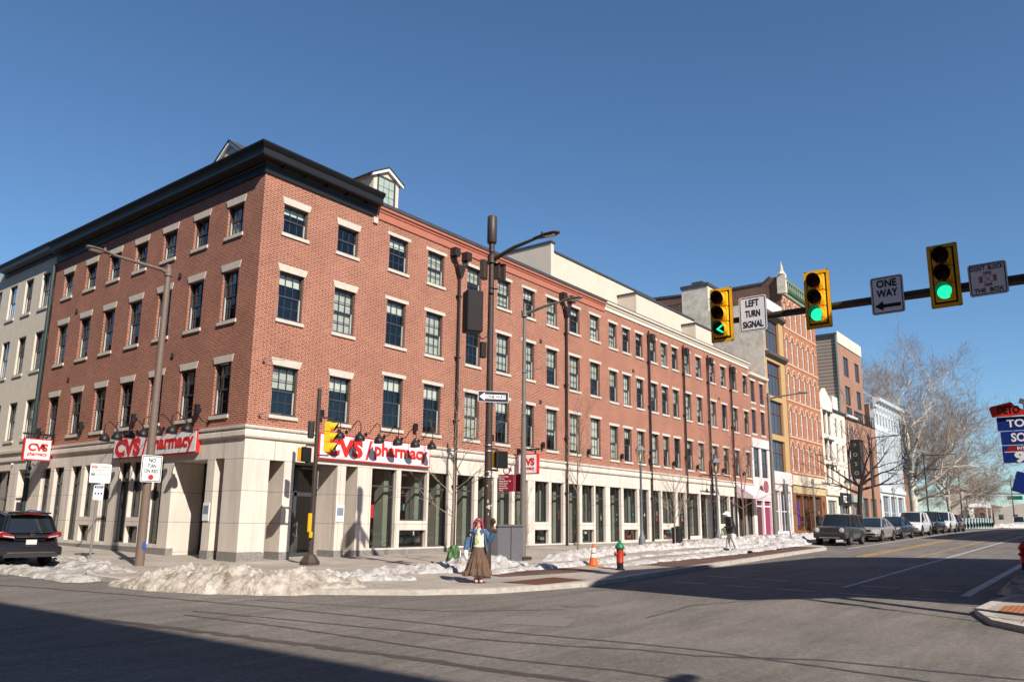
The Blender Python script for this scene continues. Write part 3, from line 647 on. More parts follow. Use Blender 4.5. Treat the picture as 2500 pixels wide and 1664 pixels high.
GC=mat('verdigris painted cornice',(.20,.27,.19),.6,var=.15); DGC=mat('dark green recess',(.02,.045,.03),.7)
mb=MB(); mb.prism([(0,23.5),(-.12,23.5),(-.15,23.75),(-.08,23.8),(-.08,24.5),(-.55,24.6),(-.65,24.85),(0,24.9)],57.3,68.0,lambda u,v,w_:(w_,u,v))
for k in range(16): mb.box(57.7+k*.65,-.5,24.0,57.95+k*.65,-.08,24.6)
mb.cur=1; mb.box(57.6,-.085,23.82,67.8,-.081,24.5); mb.build('cornice',[GC,DGC],Cc)
mb=MB(); mb.box(57.25,-.6,23.4,57.75,.2,25.3); mb.lathe((57.5,-.2,25.3),[(.4,0),(.3,.2),(.22,.3),(.14,.8),(.03,1.25),(.08,1.3),(.01,1.4)],8); mb.build('corner_finial',STUC,Cc)
mb=MB(); mb.box(57.6,-.15,5.1,67.9,-.003,6.0); mb.build('sign_band',mat('cream fascia',(.66,.56,.43),.6),Cc)
WOOD=mat('varnished brown wood',(.22,.095,.04),.5,var=.25,scale=4); OCH=mat('yellow painted panel',(.52,.39,.21),.6)
mb=MB(); wall(mb,PX(0),57.6,67.9,-.5,5.1,[(58.6,60.4,.9,4.2,.4),(60.7,62.3,.9,4.2,.4),(62.6,63.9,.6,4.2,.9),(64.3,66.3,.9,4.2,.4)]); mb.cur=1; mb.box(57.8,-.06,4.35,67.7,-.003,5.0); mb.build('storefront',[WOOD,OCH],Cc)
for a,b in((58.6,60.4),(60.7,62.3),(64.3,66.3)): simplewin(Cc,PX(0),a,b,.9,4.2,WOOD,FARG,d=.3,cols=2,mid=False,name='shop_window')
g=MB(); g.box(59.0,.2,1.4,60.0,.25,3.6); g.build('window_poster',mat('violet poster',(.10,.03,.20),.5),Cc)

CRW=mat('cream white render',(.72,.64,.53),.8,var=.05)
D=thing('gabled_house','narrow white house with a pointed gable and dark paired windows','building')
dz=[(11.0,13.3),(7.8,10.2),(5.6,7.4)]
dz=[(10.9,13.2),(8.1,10.2),(5.7,7.5)]
mb=MB(); wall(mb,PX(0),67.95,72.2,-.5,14.3,[(a,b,z0,z1,.3) for a,b in((68.7,69.6),(70.3,71.2)) for z0,z1 in dz]+[(68.5,71.6,.8,4.0,.3)]); mb.prism([(67.95,14.3),(72.2,14.3),(72.2,14.6),(69.9,15.9),(67.95,14.6)],.0,.3,lambda u,v,w_:(u,w_,v)); mb.box(67.96,.3,14.0,72.2,15,14.3); mb.box(72.1,.3,-.5,72.2,15,14.3); mb.build('front_wall',CRW,D)
for a,b in((68.7,69.6),(70.3,71.2)):
    for z0,z1 in dz:
        simplewin(D,PX(0),a,b,z0,z1,MAROON,FARG,d=.2,cols=1); g=MB(); g.box(a-.15,-.25,z1+.02,b+.15,-.003,z1+.2); g.build('window_hood',mat('dark hood',(.08,.07,.06),.6),D)
simplewin(D,PX(0),68.5,71.6,.8,4.0,CREAMT,FARG,d=.2,cols=3,name='shop_window')
mb=MB(); mb.box(67.97,-.2,4.5,72.2,-.003,5.1); mb.build('shop_cornice',CREAMT,D)
Eh=thing('white_house','white rendered three storey house with a black shopfront reading FIZZ','building')
mb=MB(); ops=[(a,b,z0,z1,.15) for a,b in((73.1,73.95),(75.3,76.15)) for z0,z1 in ((10.9,13.0),(8.2,10.2),(5.8,7.4))]+[(72.8,76.6,.8,3.6,.4)]
wall(mb,PX(.05),72.22,77.1,-.5,13.7,ops); mb.build('front_wall',CRW,Eh)
for a,b in((73.1,73.95),(75.3,76.15)):
    for z0,z1 in ((10.9,13.0),(8.2,10.2),(5.8,7.4)): simplewin(Eh,PX(.05),a,b,z0,z1,CRW,FARG,d=.1,cols=1)
mb=MB(); mb.prism([(-.2,13.7),(-.2,13.85),(1.5,14.6),(8,14.6),(8,13.7)],72.22,77.2,lambda u,v,w_:(w_,u,v)); mb.build('roof',ROOFM,Eh)
mb=MB(); mb.box(72.4,-.1,3.6,77.0,.045,4.9); mb.build('shop_front',BLACKT,Eh); simplewin(Eh,PX(.05),72.8,76.6,.8,3.6,BLACKT,FARG,d=.3,cols=3,mid=False,name='shop_window')
text('FIZZ',1.0,frame_m((74.7,-.12,4.2),(1,0,0)),Eh,WHITE,weight=.02,sx=.9)
BR3=brickmat('tan red brick',(.36,.19,.13),(.31,.16,.105),(.30,.2,.16),.24,.08,.006,stain=.15,bump=.1)
F=thing('brick_house','small three storey brick house beside a tall vertical blade sign','building')
mb=MB(); ops=[(a,b,z0,z1,.12) for a,b in((77.7,78.5),(79.9,80.7)) for z0,z1 in ((10.9,13.0),(8.2,10.3),(5.8,7.6))]+[(77.6,80.9,.9,3.8,.4)]
wall(mb,PX(.02),77.1,81.25,-.5,13.6,ops); mb.build('front_wall',BR3,F)
for a,b in((77.7,78.5),(79.9,80.7)):
    for z0,z1 in ((10.9,13.0),(8.2,10.3),(5.8,7.6)): simplewin(F,PX(.02),a,b,z0,z1,WHITE,FARG,d=.06,cols=1)
mb=MB(); mb.box(77.0,-.35,13.6,81.3,.5,13.85); mb.box(77.1,.5,13.6,81.2,10,13.7); mb.build('eave',PINKW,F)
mb=MB(); mb.box(77.2,-.25,4.0,81.2,.015,4.8); mb.build('shop_sign_band',mat('grey green fascia',(.30,.36,.34),.5),F); simplewin(F,PX(.02),77.6,80.9,.9,3.8,WHITE,FARG,d=.3,cols=3,name='shop_window')
t=thing('vertical_sign','tall black vertical blade sign with pale round lettering on the brick house','hanging sign',(76.9,-.15,6.5))
g=MB(); g.box(-.08,-1.25,0,.08,-.25,4.4); g.build('panel',BLACKT,t)
g=MB()
for z in (.4,4.0): g.box(-.03,-.3,z,.03,.2,z+.06)
g.build('bracket',BLACKT,t)
for i,ch in enumerate('POSO'): text(ch,.6,frame_m((-.09,-.75,3.7-i*1.02),(0,-1,0)),t,GALV,weight=.0)
G=thing('tall_brick_building','tall modern brick building with grey horizontal siding and a glass railed terrace','building')
gw=[(81.9,84.1),(87.0,89.0)]; gzz=[(19.2,21.6),(15.7,18.0)]
mb=MB(); wall(mb,PX(1.0),79.9,90.3,13,24.1,[(a,b,z0,z1,.2) for a,b in gw for z0,z1 in gzz]); mb.box(90.2,1.1,0,90.3,16,24.1)
wall(mb,PX(.02),81.25,90.6,-.5,13.6,[(82.0,84.6,6.2,11.5,.3),(87.2,89.0,6.2,10.5,.3),(82,84.8,.9,4.6,.4),(85.8,88.6,.9,4.6,.4)]); mb.box(81.25,.3,13.4,90.5,3,13.6); mb.box(90.5,.03,0,90.6,16,13.6); mb.build('brick_wall',BR3,G)
mb=MB(); mb.box(79.8,.9,22.9,90.4,.99,24.3); mb.build('cream_parapet',CREAMT,G)
SID=brickmat('grey brown lap siding',(.36,.29,.24),(.33,.27,.22),(.12,.10,.08),60,.42,.05,stain=.05,bump=.2)
mb=MB(); mb.box(79.8,1.02,12,79.9,16,23.8); mb.build('siding_wall',SID,G); mb=MB(); mb.box(79.6,.98,12,79.78,1.15,23.9); mb.cur=1; mb.box(79.6,1.0,23.8,80.8,16,24.1); mb.build('corner_flashing',[mat('sea green flashing',(.20,.26,.22),.5),ROOFM],G)
mb=MB(); mb.box(77.6,1.4,13.6,79.75,5,16.2); mb.build('white_stair_hut',PINKW,G)
for a,b in gw:
    for z0,z1 in gzz: simplewin(G,PX(1.0),a,b,z0,z1,FRAME,FARG,cols=2,mid=False)
for a,b,z0,z1 in((82.0,84.6,6.2,11.5),(87.2,89.0,6.2,10.5),(82,84.8,.9,4.6),(85.8,88.6,.9,4.6)): simplewin(G,PX(.02),a,b,z0,z1,FRAME,FARG,d=.2,cols=3)
simplewin(G,PX(.97),81.9,83.9,13.65,15.4,FRAME,FARG,d=-.02); simplewin(G,PX(.97),85.2,88.8,13.65,15.2,FRAME,FARG,d=-.02,cols=4)
mb=MB(); 
for k in range(9): mb.box(81.5+k*1.12,0,13.6,81.56+k*1.12,.06,14.75)
mb.box(81.5,0,14.7,90.5,.06,14.78); mb.box(81.3,-.04,13.45,90.6,.019,13.6)
rl=mb.build('terrace_railing',BLACKT,G)
IW=mat('pale blue white iron front',(.56,.60,.62),.5,var=.06)
H=thing('cast_iron_building','pale blue white building with tall column piers and bracketed cornice','building')
mb=MB(); hc=[91.9+k*1.62 for k in range(8)]
wall(mb,PX(0),90.7,104.6,-.5,17.0,[(a,a+1.0,6.5,13.2,.35) for a in hc]+[(a,a+1.0,14.2,15.6,.2) for a in hc]+[(92,95.5,1.0,5.2,.4),(96.2,99.6,1.0,5.2,.4),(100.3,103.6,1.0,5.2,.4)])
mb.prism([(0,16.3),(-.3,16.4),(-.35,16.9),(-.8,17.1),(-.9,17.5),(0,17.6)],90.5,104.8,lambda u,v,w_:(w_,u,v))
for a in hc: mb.box(a-.45,-.12,6.0,a-.15,-.003,13.6); mb.box(a-.4,-.5,16.0,a-.2,-.003,16.9)
mb.box(90.7,-.2,5.6,104.6,-.003,6.1); mb.box(90.7,-.1,13.5,104.6,-.003,13.8); mb.box(90.65,-.02,-.5,91.4,.5,17); mb.box(104.5,.1,0,104.6,20,17); mb.box(90.7,.1,16.8,104.5,20,16.95); mb.build('front_wall',IW,H)
mb=MB(); mb.box(90.62,.5,13,90.72,20,16.8); mb.box(92,3,16.9,94,5,18.4); mb.build('side_wall',OB,H)
for a in hc: simplewin(H,PX(0),a,a+1.0,6.5,13.2,IW,FARG,d=.2,cols=1)
for a in hc: simplewin(H,PX(0),a,a+1.0,14.2,15.6,IW,FARG,d=.1,cols=1,mid=False)
for a,b in((92,95.5),(96.2,99.6),(100.3,103.6)): simplewin(H,PX(0),a,b,1.0,5.2,IW,FARG,d=.25,cols=3,name='shop_window')
# far end: old brick building behind the trees, low wall, white kiosk building, tent
t=thing('far_brick_building','tall red brick building half hidden by bare sycamores','building')
mb=MB(); ops=[(a,a+1,z,z+2,.2) for a in(119.5,122.5,125.5) for z in(3,6.3)]; wall(mb,PX(3),118,128,0,10.5,ops); mb.box(118,3.1,0,118.1,8,10.5); mb.box(127.9,3.1,0,128,8,10.5); mb.build('wall',BR3,t)
for a in(119.5,122.5,125.5):
    for z in(3,6.3): simplewin(t,PX(3),a,a+1,z,z+2,WHITE,FARG)
mb=MB(); mb.prism([(2.8,10.5),(8.2,10.5),(5.5,12)],117.8,128.2,lambda u,v,w_:(w_,u,v)); mb.build('roof',ROOFM,t)
tag(MB().box(106,.6,.5,140,.9,3.0).build('brick_garden_wall',BR3),'low red brick garden wall under the sycamores','wall')
t=thing('white_kiosk_building','small white two storey flat fronted building at the far end of the street','building')
mb=MB(); wall(mb,PX(-.8),148,160,.5,8.0,[(151,153,5.2,7,.15),(155,157,5.2,7,.15),(150,158,1.2,3.6,.3)]); mb.box(147.9,-.7,.5,148,1.2,8.0); mb.build('wall',CRW,t)
for a in((151,153),(155,157)): simplewin(t,PX(-.8),*a,5.2,7,IW,FARG,cols=1)
mb=MB(); mb.prism([(-1.2,8),(1.5,8),(.6,8.9),(-.2,8.9)],147.6,160.4,lambda u,v,w_:(w_,u,v)); mb.build('roof',mat('tan shingle roof',(.25,.2,.15),.8),t)
t=thing('white_tent','white peaked event tent beyond the bike dock','tent',(150,-3.3,2.6))
mb=MB(); mb.prism([(-3,2.2),(3,2.2),(3,2.4),(0,3.5),(-3,2.4)],-1.3,1.5,lambda u,v,w_:(u,w_,v)); mb.build('roof',WHITE,t)
for x in(-2.8,2.8):
    for y in(-1.2,1.4): MB().box(x-.08,y-.08,-1.5,x+.08,y+.08,2.2).build('pole',WHITE,t)
# buildings on the camera's side of the streets (they throw the shadows on the roadway)
t=thing('shadow_corner_building','unseen brick corner house on the near side, outline shaped to cast the street shadow','building')
mb=MB(); mb.prism([(5.3,-2),(24,-2),(23.7,3.1),(18.15,7.6),(15.1,9.2),(7.3,9.95),(1.5,11.0),(-1.94,9.8),(1.52,8.1),(4.63,2.65)],-29,-24.6,lambda u,v,w_:(u,w_,v)); mb.build('brick_wall',BRICK,t)  # unseen house, roof outline worked back from the shadow edge wanted on the road
t=thing('far_side_building','long brick building on the near side further down the street','building')
mb=MB(); mb.box(39.5,-40,-1,135,-24.8,10.5); mb.build('brick_wall',BR3,t)
t=thing('west_side_building','long brownstone building across the side street to the west','building')
mb=MB(); mb.prism([(-60,-95),(-15.2,-95),(-28.4,140),(-60,140)],-2,20.9,lambda u,v,w_:(u,v,w_)); mb.build('stone_wall',mat('dark brownstone',(.12,.075,.06),.9,var=.3,scale=.6),t)

for i,(x,y0,y1,zt,lb,mm) in enumerate([(230,-9,4,7.5,'low pale far building under the gantry','CREAM'),(260,-20,-10,6.0,'low grey far building beyond the gantry','PALE'),(240,3,16,8.5,'low brown far building behind the sycamores','BR3'),(320,-45,-16,8,'far grey humped roof at the right end of the street','PALE')]):
    t=thing('far_building',lb,'building'); g=MB(); g.prism([(y0,0),(y1,0),(y1,zt*.8),((y0+y1)/2,zt),(y0,zt*.8)],x,x+12,lambda u,v,w_:(w_,u,v)); g.build('wall',globals()[mm],t)
    for k in range(4): yy=y0+(y1-y0)*(k+.5)/4; MB().box(x-.05,yy-.5,zt*.45,x-.01,yy+.5,zt*.62).build('window',FARG,t)
# ------------------------------------------------------------------ ground
def asphalt():
    m,t,b=principled('asphalt',(.10,.09,.08),.85,0,.3)
    L=t.links.new; tc=t.nodes.new('ShaderNodeTexCoord')
    def nz(sc,det=6,st=None,rough=.6):
        n=t.nodes.new('ShaderNodeTexNoise'); n.inputs['Scale'].default_value=sc; n.inputs['Detail'].default_value=det; n.inputs['Roughness'].default_value=rough
        if st:
            mp=t.nodes.new('ShaderNodeMapping'); mp.inputs['Scale'].default_value=st[0]; mp.inputs['Rotation'].default_value=(0,0,st[1]); L(tc.outputs['Object'],mp.inputs[0]); L(mp.outputs[0],n.inputs[0])
        else: L(tc.outputs['Object'],n.inputs[0])
        return n.outputs[0]
    def mr(x,a,b_,c,d):
        n=t.nodes.new('ShaderNodeMapRange'); n.inputs[1].default_value=a; n.inputs[2].default_value=b_; n.inputs[3].default_value=c; n.inputs[4].default_value=d; L(x,n.inputs[0]); return n.outputs[0]
    def mul(a,c):
        n=t.nodes.new('ShaderNodeMath'); n.operation='MULTIPLY'; L(a,n.inputs[0]); L(c,n.inputs[1]); return n.outputs[0]
    f=mul(mr(nz(.22,8),.3,.7,.78,1.18),mr(nz(38,4,None,.75),.3,.7,.62,1.38))
    f=mul(f,mr(nz(1.6,8,((.2,1.4,1),R(94)),.7),.35,.7,1.16,.74))
    f=mul(f,mr(nz(9,5),.3,.7,.84,1.16)); f=mul(f,mr(nz(14,6,None,.8),.35,.65,.80,1.2)); f=mul(f,mr(nz(.9,10,((1,.25,1),R(8)),.8),.62,.72,1.,1.3))
    v=t.nodes.new('ShaderNodeVectorMath'); v.operation='SCALE'; v.inputs[0].default_value=(.158,.137,.119); L(f,v.inputs['Scale']); L(v.outputs[0],b.inputs['Base Color'])
    bp=t.nodes.new('ShaderNodeBump'); bp.inputs['Strength'].default_value=.5; bp.inputs['Distance'].default_value=.01; L(nz(80,3),bp.inputs['Height']); L(bp.outputs[0],b.inputs['Normal'])
    return m
ASPH=asphalt(); TAR=mat('crack sealing tar',(.055,.047,.042),.55,var=.35,scale=9)
def sheet(name,xs,ys,f,material,kind='structure',off=0.):
    mb=MB(); nx=len(xs)
    i=0
    for x in xs:
        for y in ys: mb.v.append((x,y,f(x,y)+off))
    ny=len(ys)
    for a in range(nx-1):
        for b in range(ny-1): q=a*ny+b; mb.f.append((q,q+ny,q+ny+1,q+1)); mb.m.append(0)
    return tag(mb.build(name,material,fix=False,smooth=60),kind=kind)
xs=[-1500,-400,-120,-80,-60,-40]+[-30+k*2 for k in range(68)]+[110,130,160,220,300,500,900,2500]
ys=[-2500,-600,-200,-100,-60,-40]+[-34+k*1.0 for k in range(36)]+[4,8,15,30,60,100,200,600,2500]
sheet('road',xs,ys,rz_,ASPH)
def poly_slab(name,poly,material,h0,h1,kerb=None,step=.9,kw=.18,nokerb=()):
    """raised slab following the street slope: outline polygon, top at gz+h1, side skirt as kerb"""
    bm=bmesh.new()
    vs=[bm.verts.new((x,y,0)) for x,y in poly]; bm.faces.new(vs)
    for ax,rg in ((0,(min(p[0] for p in poly),max(p[0] for p in poly))),(1,(min(p[1] for p in poly),max(p[1] for p in poly)))):
        n=int(min((rg[1]-rg[0])/step,110))
        for k in range(1,n):
            c=rg[0]+(rg[1]-rg[0])*k/n; no=(1,0,0) if ax==0 else (0,1,0); co=(c,0,0) if ax==0 else (0,c,0)
            bmesh.ops.bisect_plane(bm,geom=bm.verts[:]+bm.edges[:]+bm.faces[:],plane_co=co,plane_no=no)
    for v in bm.verts: v.co.z=gz(v.co.x,v.co.y)+h1
    bmesh.ops.recalc_face_normals(bm,faces=bm.faces)
    for f in bm.faces:
        if f.normal.z<0: f.normal_flip()
    me=bpy.data.meshes.new(name); bm.to_mesh(me); bm.free(); me.materials.append(material)
    o=bpy.data.objects.new(name,me); COL.objects.link(o); return tag(o,kind='structure')
def path_strip(name,pts,w,h0,h1,material,side=0,kind='structure',wob=0,seed=0,sub=.6,obj=None):
    """strip of width w along pts; with skirts down to h0 (None = flat sheet)"""
    P=[]; r=random.Random(seed)
    for a,b in zip(pts,pts[1:]):
        n=max(1,int(math.hypot(b[0]-a[0],b[1]-a[1])/sub))
        for k in range(n): P.append((a[0]+(b[0]-a[0])*k/n,a[1]+(b[1]-a[1])*k/n))
    P.append(pts[-1]); mb=obj or MB(); pv=None
    for i,p in enumerate(P):
        q0=P[max(i-1,0)]; q1=P[min(i+1,len(P)-1)]; d=Vector((q1[0]-q0[0],q1[1]-q0[1])).normalized(); n=Vector((-d.y,d.x))
        ww=w*(1+wob*(noise.noise(Vector((i*.9,seed,0))))) ; j=wob*.5*w*noise.noise(Vector((i*.7,seed+9,3)))
        a=Vector(p)+n*(side*ww/2+ww/2+j); b=Vector(p)+n*(side*ww/2-ww/2+j)
        row=[(a.x,a.y,gz(*a)+h1),(b.x,b.y,gz(*b)+h1)]
        if h0 is not None: row=[(a.x,a.y,gz(*a)+h0)]+row+[(b.x,b.y,gz(*b)+h0)]
        if pv: 
            for k in range(len(row)-1): mb.face([pv[k],pv[k+1],row[k+1],row[k]])
        pv=row
    if obj: return
    return tag(mb.build(name,material,fix=False),kind=kind)
KP=[(-4.2,60),(-4.2,1.8),(-4.9,.2),(-5.5,-1.6),(-5.5,-4),(-5.05,-6),(-4.3,-7.6),(-3.2,-9.1),(-1.9,-10.5),(-.3,-11.5),(1.6,-12.1),(2.9,-12.45),(8,-12.35),(18,-12.25),(25.0,-12.2),(26.6,-11.6),(27.4,-10.4),(29,-10.2),(60,-10.3),(108,-10.3),(108,60)]
poly_slab('sidewalk',[(KP[0][0]+.1,60)]+[(x+.08,y+.05) for x,y in KP[1:-1]]+[(108,60)],CONC,0,0)
path_strip('kerb',KP[:-1],.2,-.16,.004,KERB,wob=.08,seed=5)
path_strip('kerb_far_right',[(.3,-40),(.5,-25),(1.1,-23.2),(2.2,-22.1),(3.8,-21.6),(6.4,-21.75),(9,-22.3),(60,-22.6)],.2,-.16,.004,KERB,wob=.05,seed=6)
poly_slab('sidewalk_near_right',[(.35,-40),(.55,-25),(1.15,-23.2),(2.25,-22.15),(3.8,-21.65),(6.4,-21.8),(9,-22.35),(60,-22.7),(60,-40)],CONC,0,0)
poly_slab('paver_strip',[(9,-12.1),(9,-9.9),(25,-9.7),(25,-12.0)],PAVER,0,.006)
poly_slab('paver_patch',[(2.2,-9.9),(2.6,-7.6),(6.4,-8.2),(6.0,-10.9)],PAVER,0,.006)
DOME=brickmat('rust detectable warning plate',(.20,.085,.045),(.17,.07,.04),(.10,.045,.03),.08,.08,.02,horiz=True,stain=.3,bump=1,offset=0)
DOME2=brickmat('orange brick ramp plate',(.42,.17,.07),(.36,.14,.06),(.2,.09,.05),.3,.1,.012,horiz=True,stain=.2,bump=.5)
for nm,pl,mt,lb in (('warning_plate',[(1.2,-11.9),(1.0,-10.8),(3.2,-11.0),(3.2,-12.1)],DOME,'rust brown bumpy warning plate in the kerb ramp beside the woman'),('warning_plate',[(3.3,-21.95),(3.5,-22.5),(3.5,-23.4),(5.4,-23.2),(5.15,-22.3),(4.8,-21.95)],DOME2,'orange brick patterned warning plate on the near right corner ramp')):
    o=poly_slab(nm,pl,mt,0,.006,step=.3); del o['kind']; tag(o,lb,'plate')
YLW=mat('worn yellow road paint',(.46,.27,.06),.7,var=.35,scale=4); WLW=mat('worn white road paint',(.42,.40,.38),.7,var=.4,scale=4)
def line(pts,w,mt,h=-.115,wob=.15,seed=1,name='road_marking'): return path_strip(name,pts,w,None,h,mt,wob=wob,seed=seed,sub=.8)
line([(21,-14.72),(100,-14.9)],.12,YLW); line([(21,-15.0),(100,-15.18)],.12,YLW,seed=2)
line([(22,-16.85),(60,-16.9)],.08,YLW,seed=8)
line([(7.4,-17.85),(60,-18.0)],.12,WLW,seed=3); line([(7.4,-20.8),(60,-20.9)],.22,WLW,seed=4); line([(27,-12.75),(66,-12.8)],.12,WLW,seed=6)
for k,(x0,x1) in enumerate([(5.6,5.95),(8.0,8.3)]):
    for j in range(5): line([(x0+.1*j,-13.6-j*1.5),(x0+.12*j,-14.6-j*1.5)],.1,WLW,wob=.8,seed=20+k*7+j)
# crack sealing lines
mb=MB()
for i,(pts,w) in enumerate([([(-9.5,2),(-7.6,-2.5),(-6.69,-5.8),(-5.75,-9.85),(-5.1,-13.52),(-4.89,-15.41),(-4.37,-17.48),(-4.13,-18.8),(-4.19,-21.21),(-4.3,-24)],.10),
    ([(-7.1,-9.5),(-6.6,-11.5),(-5.93,-14.35),(-5.77,-15.61),(-5.22,-17.24),(-4.76,-18.14),(-4.62,-19.02),(-3.66,-20.51),(-3.2,-23)],.10),
    ([(-7.5,-9.87),(-7.09,-12.5),(-6.92,-15.34),(-6.74,-17.21),(-6.36,-18.65),(-6.31,-19.47),(-6.2,-22)],.09),
    ([(-8.8,-9.5),(-8.25,-12.56),(-7.62,-16.05),(-7.48,-17.44),(-7.27,-18.59),(-7.1,-21)],.20),
    ([(-5.2,-8.8),(-4.4,-11),(-3.6,-13),(-1.6,-14.6)],.05),([(2,-13),(5.2,-15.5),(5.8,-19),(5.2,-22)],.06),([(-1.5,-16.5),(1,-16.3),(4,-17.5),(7,-18.6)],.05)]):
    path_strip('x',pts,w,None,-.116,None,wob=.9,seed=i*3+1,sub=.22,obj=mb)
tag(mb.build('tar_seams',TAR,fix=False),kind='structure')
tag(MB().lathe((-.8,-14.5,rz_(-.8,-14.5)-.012),[(.42,0),(.42,.018),(.36,.02),(.34,.015),(.0,.016)],28).build('manhole_cover',mat('worn iron cover',(.16,.13,.115),.5,.3,var=.3,scale=30)),'round iron manhole cover in the middle of the crossing','manhole cover')
for pl in ([(-4.2,-14.8),(-3.6,-16),(-2.6,-15.6),(-3.2,-14.4)],[(-6.9,-11),(-6.8,-12.6),(-6.0,-12.4),(-6.2,-11)]): 
    o=poly_slab('asphalt_patch',pl,mat('lighter asphalt patch',(.17,.145,.13),.9,var=.2,scale=20),0,-.116,step=.5)

# ------------------------------------------------------------------ street furniture
def pole_mesh(h,r0,r1,m,parent,n=16,base=None):
    g=MB(); g.tube([(0,0,-.1),(0,0,h)],[r0,r1],n); g.lathe((0,0,h),[(r1+.012,0),(r1+.012,.03),(r1*.6,.06),(.0,.07)],n)
    return g.build('pole',m,parent,smooth=True)
def cobra(parent,z,L,m,rise=.4,head=.75,r=.055,name='lamp_head'):
    """arm along local +x, LED head at the end"""
    g=MB(); g.tube([(.05,0,z),(.25,0,z+.06),(L*.5,0,z+rise*.62),(L,0,z+rise)],[r*1.3,r*1.15,r,r*.7],10); g.lathe((0,0,z-.12),[(.13,0),(.13,.24)],12); g.build('arm',m,parent,smooth=True)
    g=MB(); zz=z+rise
    pr=[(-.12,.045,.04),(.02,.06,.05),(.12,.10,.055),(.35,.16,.06),(.6,.15,.055),(.72,.10,.045),(.76,.03,.02)]
    rows=[]
    for x,w,h in pr: rows.append(g.ring((L+x,0,zz+.01+x*.05),(1,0,0),w,12,ry=h))
    for a,b in zip(rows,rows[1:]): g.bridge(a,b,12)
    g.cap(rows[0],12,True); g.cap(rows[-1],12)
    g.lathe((L+.18,0,zz+.06),[(.035,0),(.035,.09),(.02,.1)],8)
    o=g.build(name,m,parent,smooth=True)
    g=MB(); g.prism([(.28,-.11),(.64,-.10),(.64,.10),(.28,.11)],-.052,-.045,lambda u,v,w_:(L+u,v,zz+.02+w_)); g.build('lens',mat('frosted lamp lens',(.55,.5,.45),.3,var=.1),o)
def signplate(parent,w,h,M,face,border=None,name='sign_face',rad=.05,back=GALV,bw=.025,ins=.05):
    def rr(w,h,r):
        P=[]
        for cx,cy,a in((w/2-r,h/2-r,0),(-w/2+r,h/2-r,90),(-w/2+r,-h/2+r,180),(w/2-r,-h/2+r,270)):
            for k in range(5): P.append((cx+r*math.cos(R(a+k*22.5)),cy+r*math.sin(R(a+k*22.5))))
        return P
    g=MB(); g.prism(rr(w,h,rad),-.006,-.001,lambda u,v,k:M@Vector((u,v,k))); g.cur=1; g.prism(rr(w-.012,h-.012,rad),-.001,.002,lambda u,v,k:M@Vector((u,v,k)))
    if border: g.cur=2; a=rr(w-ins,h-ins,rad*.8); b=rr(w-ins-bw*2,h-ins-bw*2,max(rad*.8-bw,.005)); 
    if border:
        n=len(a)
        for k in range(n): g.face([M@Vector((*a[k],.004)),M@Vector((*a[(k+1)%n],.004)),M@Vector((*b[(k+1)%n],.004)),M@Vector((*b[k],.004))])
    return g.build(name,[back,face,border or face],parent,fix=True)
def inM(M,x,y,z=.004): return M@Matrix.Translation((x,y,z))
def flat(parent,poly,M,m,name='symbol',z=.0045):
    g=MB(); g.prism(poly,z,z+.003,lambda u,v,k:M@Vector((u,v,k))); return g.build(name,m,parent)

# -- brown pole on the left corner
t=thing('street_lamp','tall thick brown street light pole carrying the NO TURN ON RED sign','street light',(-3.13,.48,gz(-3.13,.48)))
pole_mesh(9.85,.145,.095,mat('mid brown pole paint',(.165,.115,.09),.45,var=.12,scale=8),t)
g=MB(); g.cur=0
BP=MATS['mid brown pole paint']
sub=thing('x','x','x'); bpy.data.objects.remove(sub)
# arm turned towards the side street (-x)
def rotz_children(t,names,a):
    for c in t.children:
        if c.name.split('.')[0] in names and not c.get('_r'): c.data.transform(Matrix.Rotation(a,4,'Z')); c['_r']=1; [d.data.transform(Matrix.Rotation(a,4,'Z')) for d in c.children]
    for c in t.children:
        if '_r' in c: del c['_r']
cobra(t,9.62,1.95,BP,rise=.12); rotz_children(t,('arm','lamp_head'),R(180))
Ms=frame_m((-.0,-.17,3.03),(1,-.12,0))
signplate(t,.66,.86,Ms,WHITE,BLACK)
for tx,yy,w_,h_ in(('NO',.27,.22,.135),('TURN',.09,.27,.115),('ON RED',-.075,.44,.115)): fit(tx,inM(Ms,0,yy),t,BLACK,w_,h_,weight=.022)
flat(t,[(.085*math.cos(R(a)),-.27+.085*math.sin(R(a))) for a in range(0,360,20)],Ms,RED)
g=MB(); g.prism([(.07*math.cos(R(a)),.08*math.sin(R(a))) for a in range(0,360,24)],-.155,-.15,lambda u,v,k:(u+.02,k,.62+v*1.6)); g.build('sticker',mat('blue sticker',(.04,.08,.35),.5,var=.5,scale=30),t)
# -- no stopping signs on a thin post
t=thing('parking_sign_post','thin steel post with NO STOPPING and small white parking signs on snow','sign post',(-3.15,3.82,gz(-3.15,3.82)))
g=MB(); g.tube([(0,0,-.1),(0,0,3.5)],.035,8); g.build('post',GALV,t)
Ms=frame_m((.02,-.05,2.93),(1,-.1,0)); signplate(t,.70,.67,Ms,WHITE)
flat(t,[(-.33,.10),(.33,.10),(.33,.115),(-.33,.115)],Ms,RED); flat(t,[(-.30,.17),(-.12,.17),(-.12,.25),(-.30,.25)],Ms,RED)
text('NO',.075,inM(Ms,-.21,.21,.008),t,WHITE); text('STOPPING',.085,inM(Ms,.10,.21),t,RED)
text('BUS ZONE',.05,inM(Ms,.0,.29),t,RED) if False else None
flat(t,[(-.30,-.08),(-.18,-.08),(-.18,.0),(-.30,.0)],Ms,GREEN); text('2',.08,inM(Ms,-.24,-.04,.008),t,WHITE); text('HR PARKING',.075,inM(Ms,.08,-.04),t,GREEN)
flat(t,[(-.09,-.24),(.09,-.24),(.09,-.255),(-.09,-.255)],Ms,BLACK); flat(t,[(-.06,.045),(.06,.045),(.06,.06),(-.06,.06)],Ms,RED)
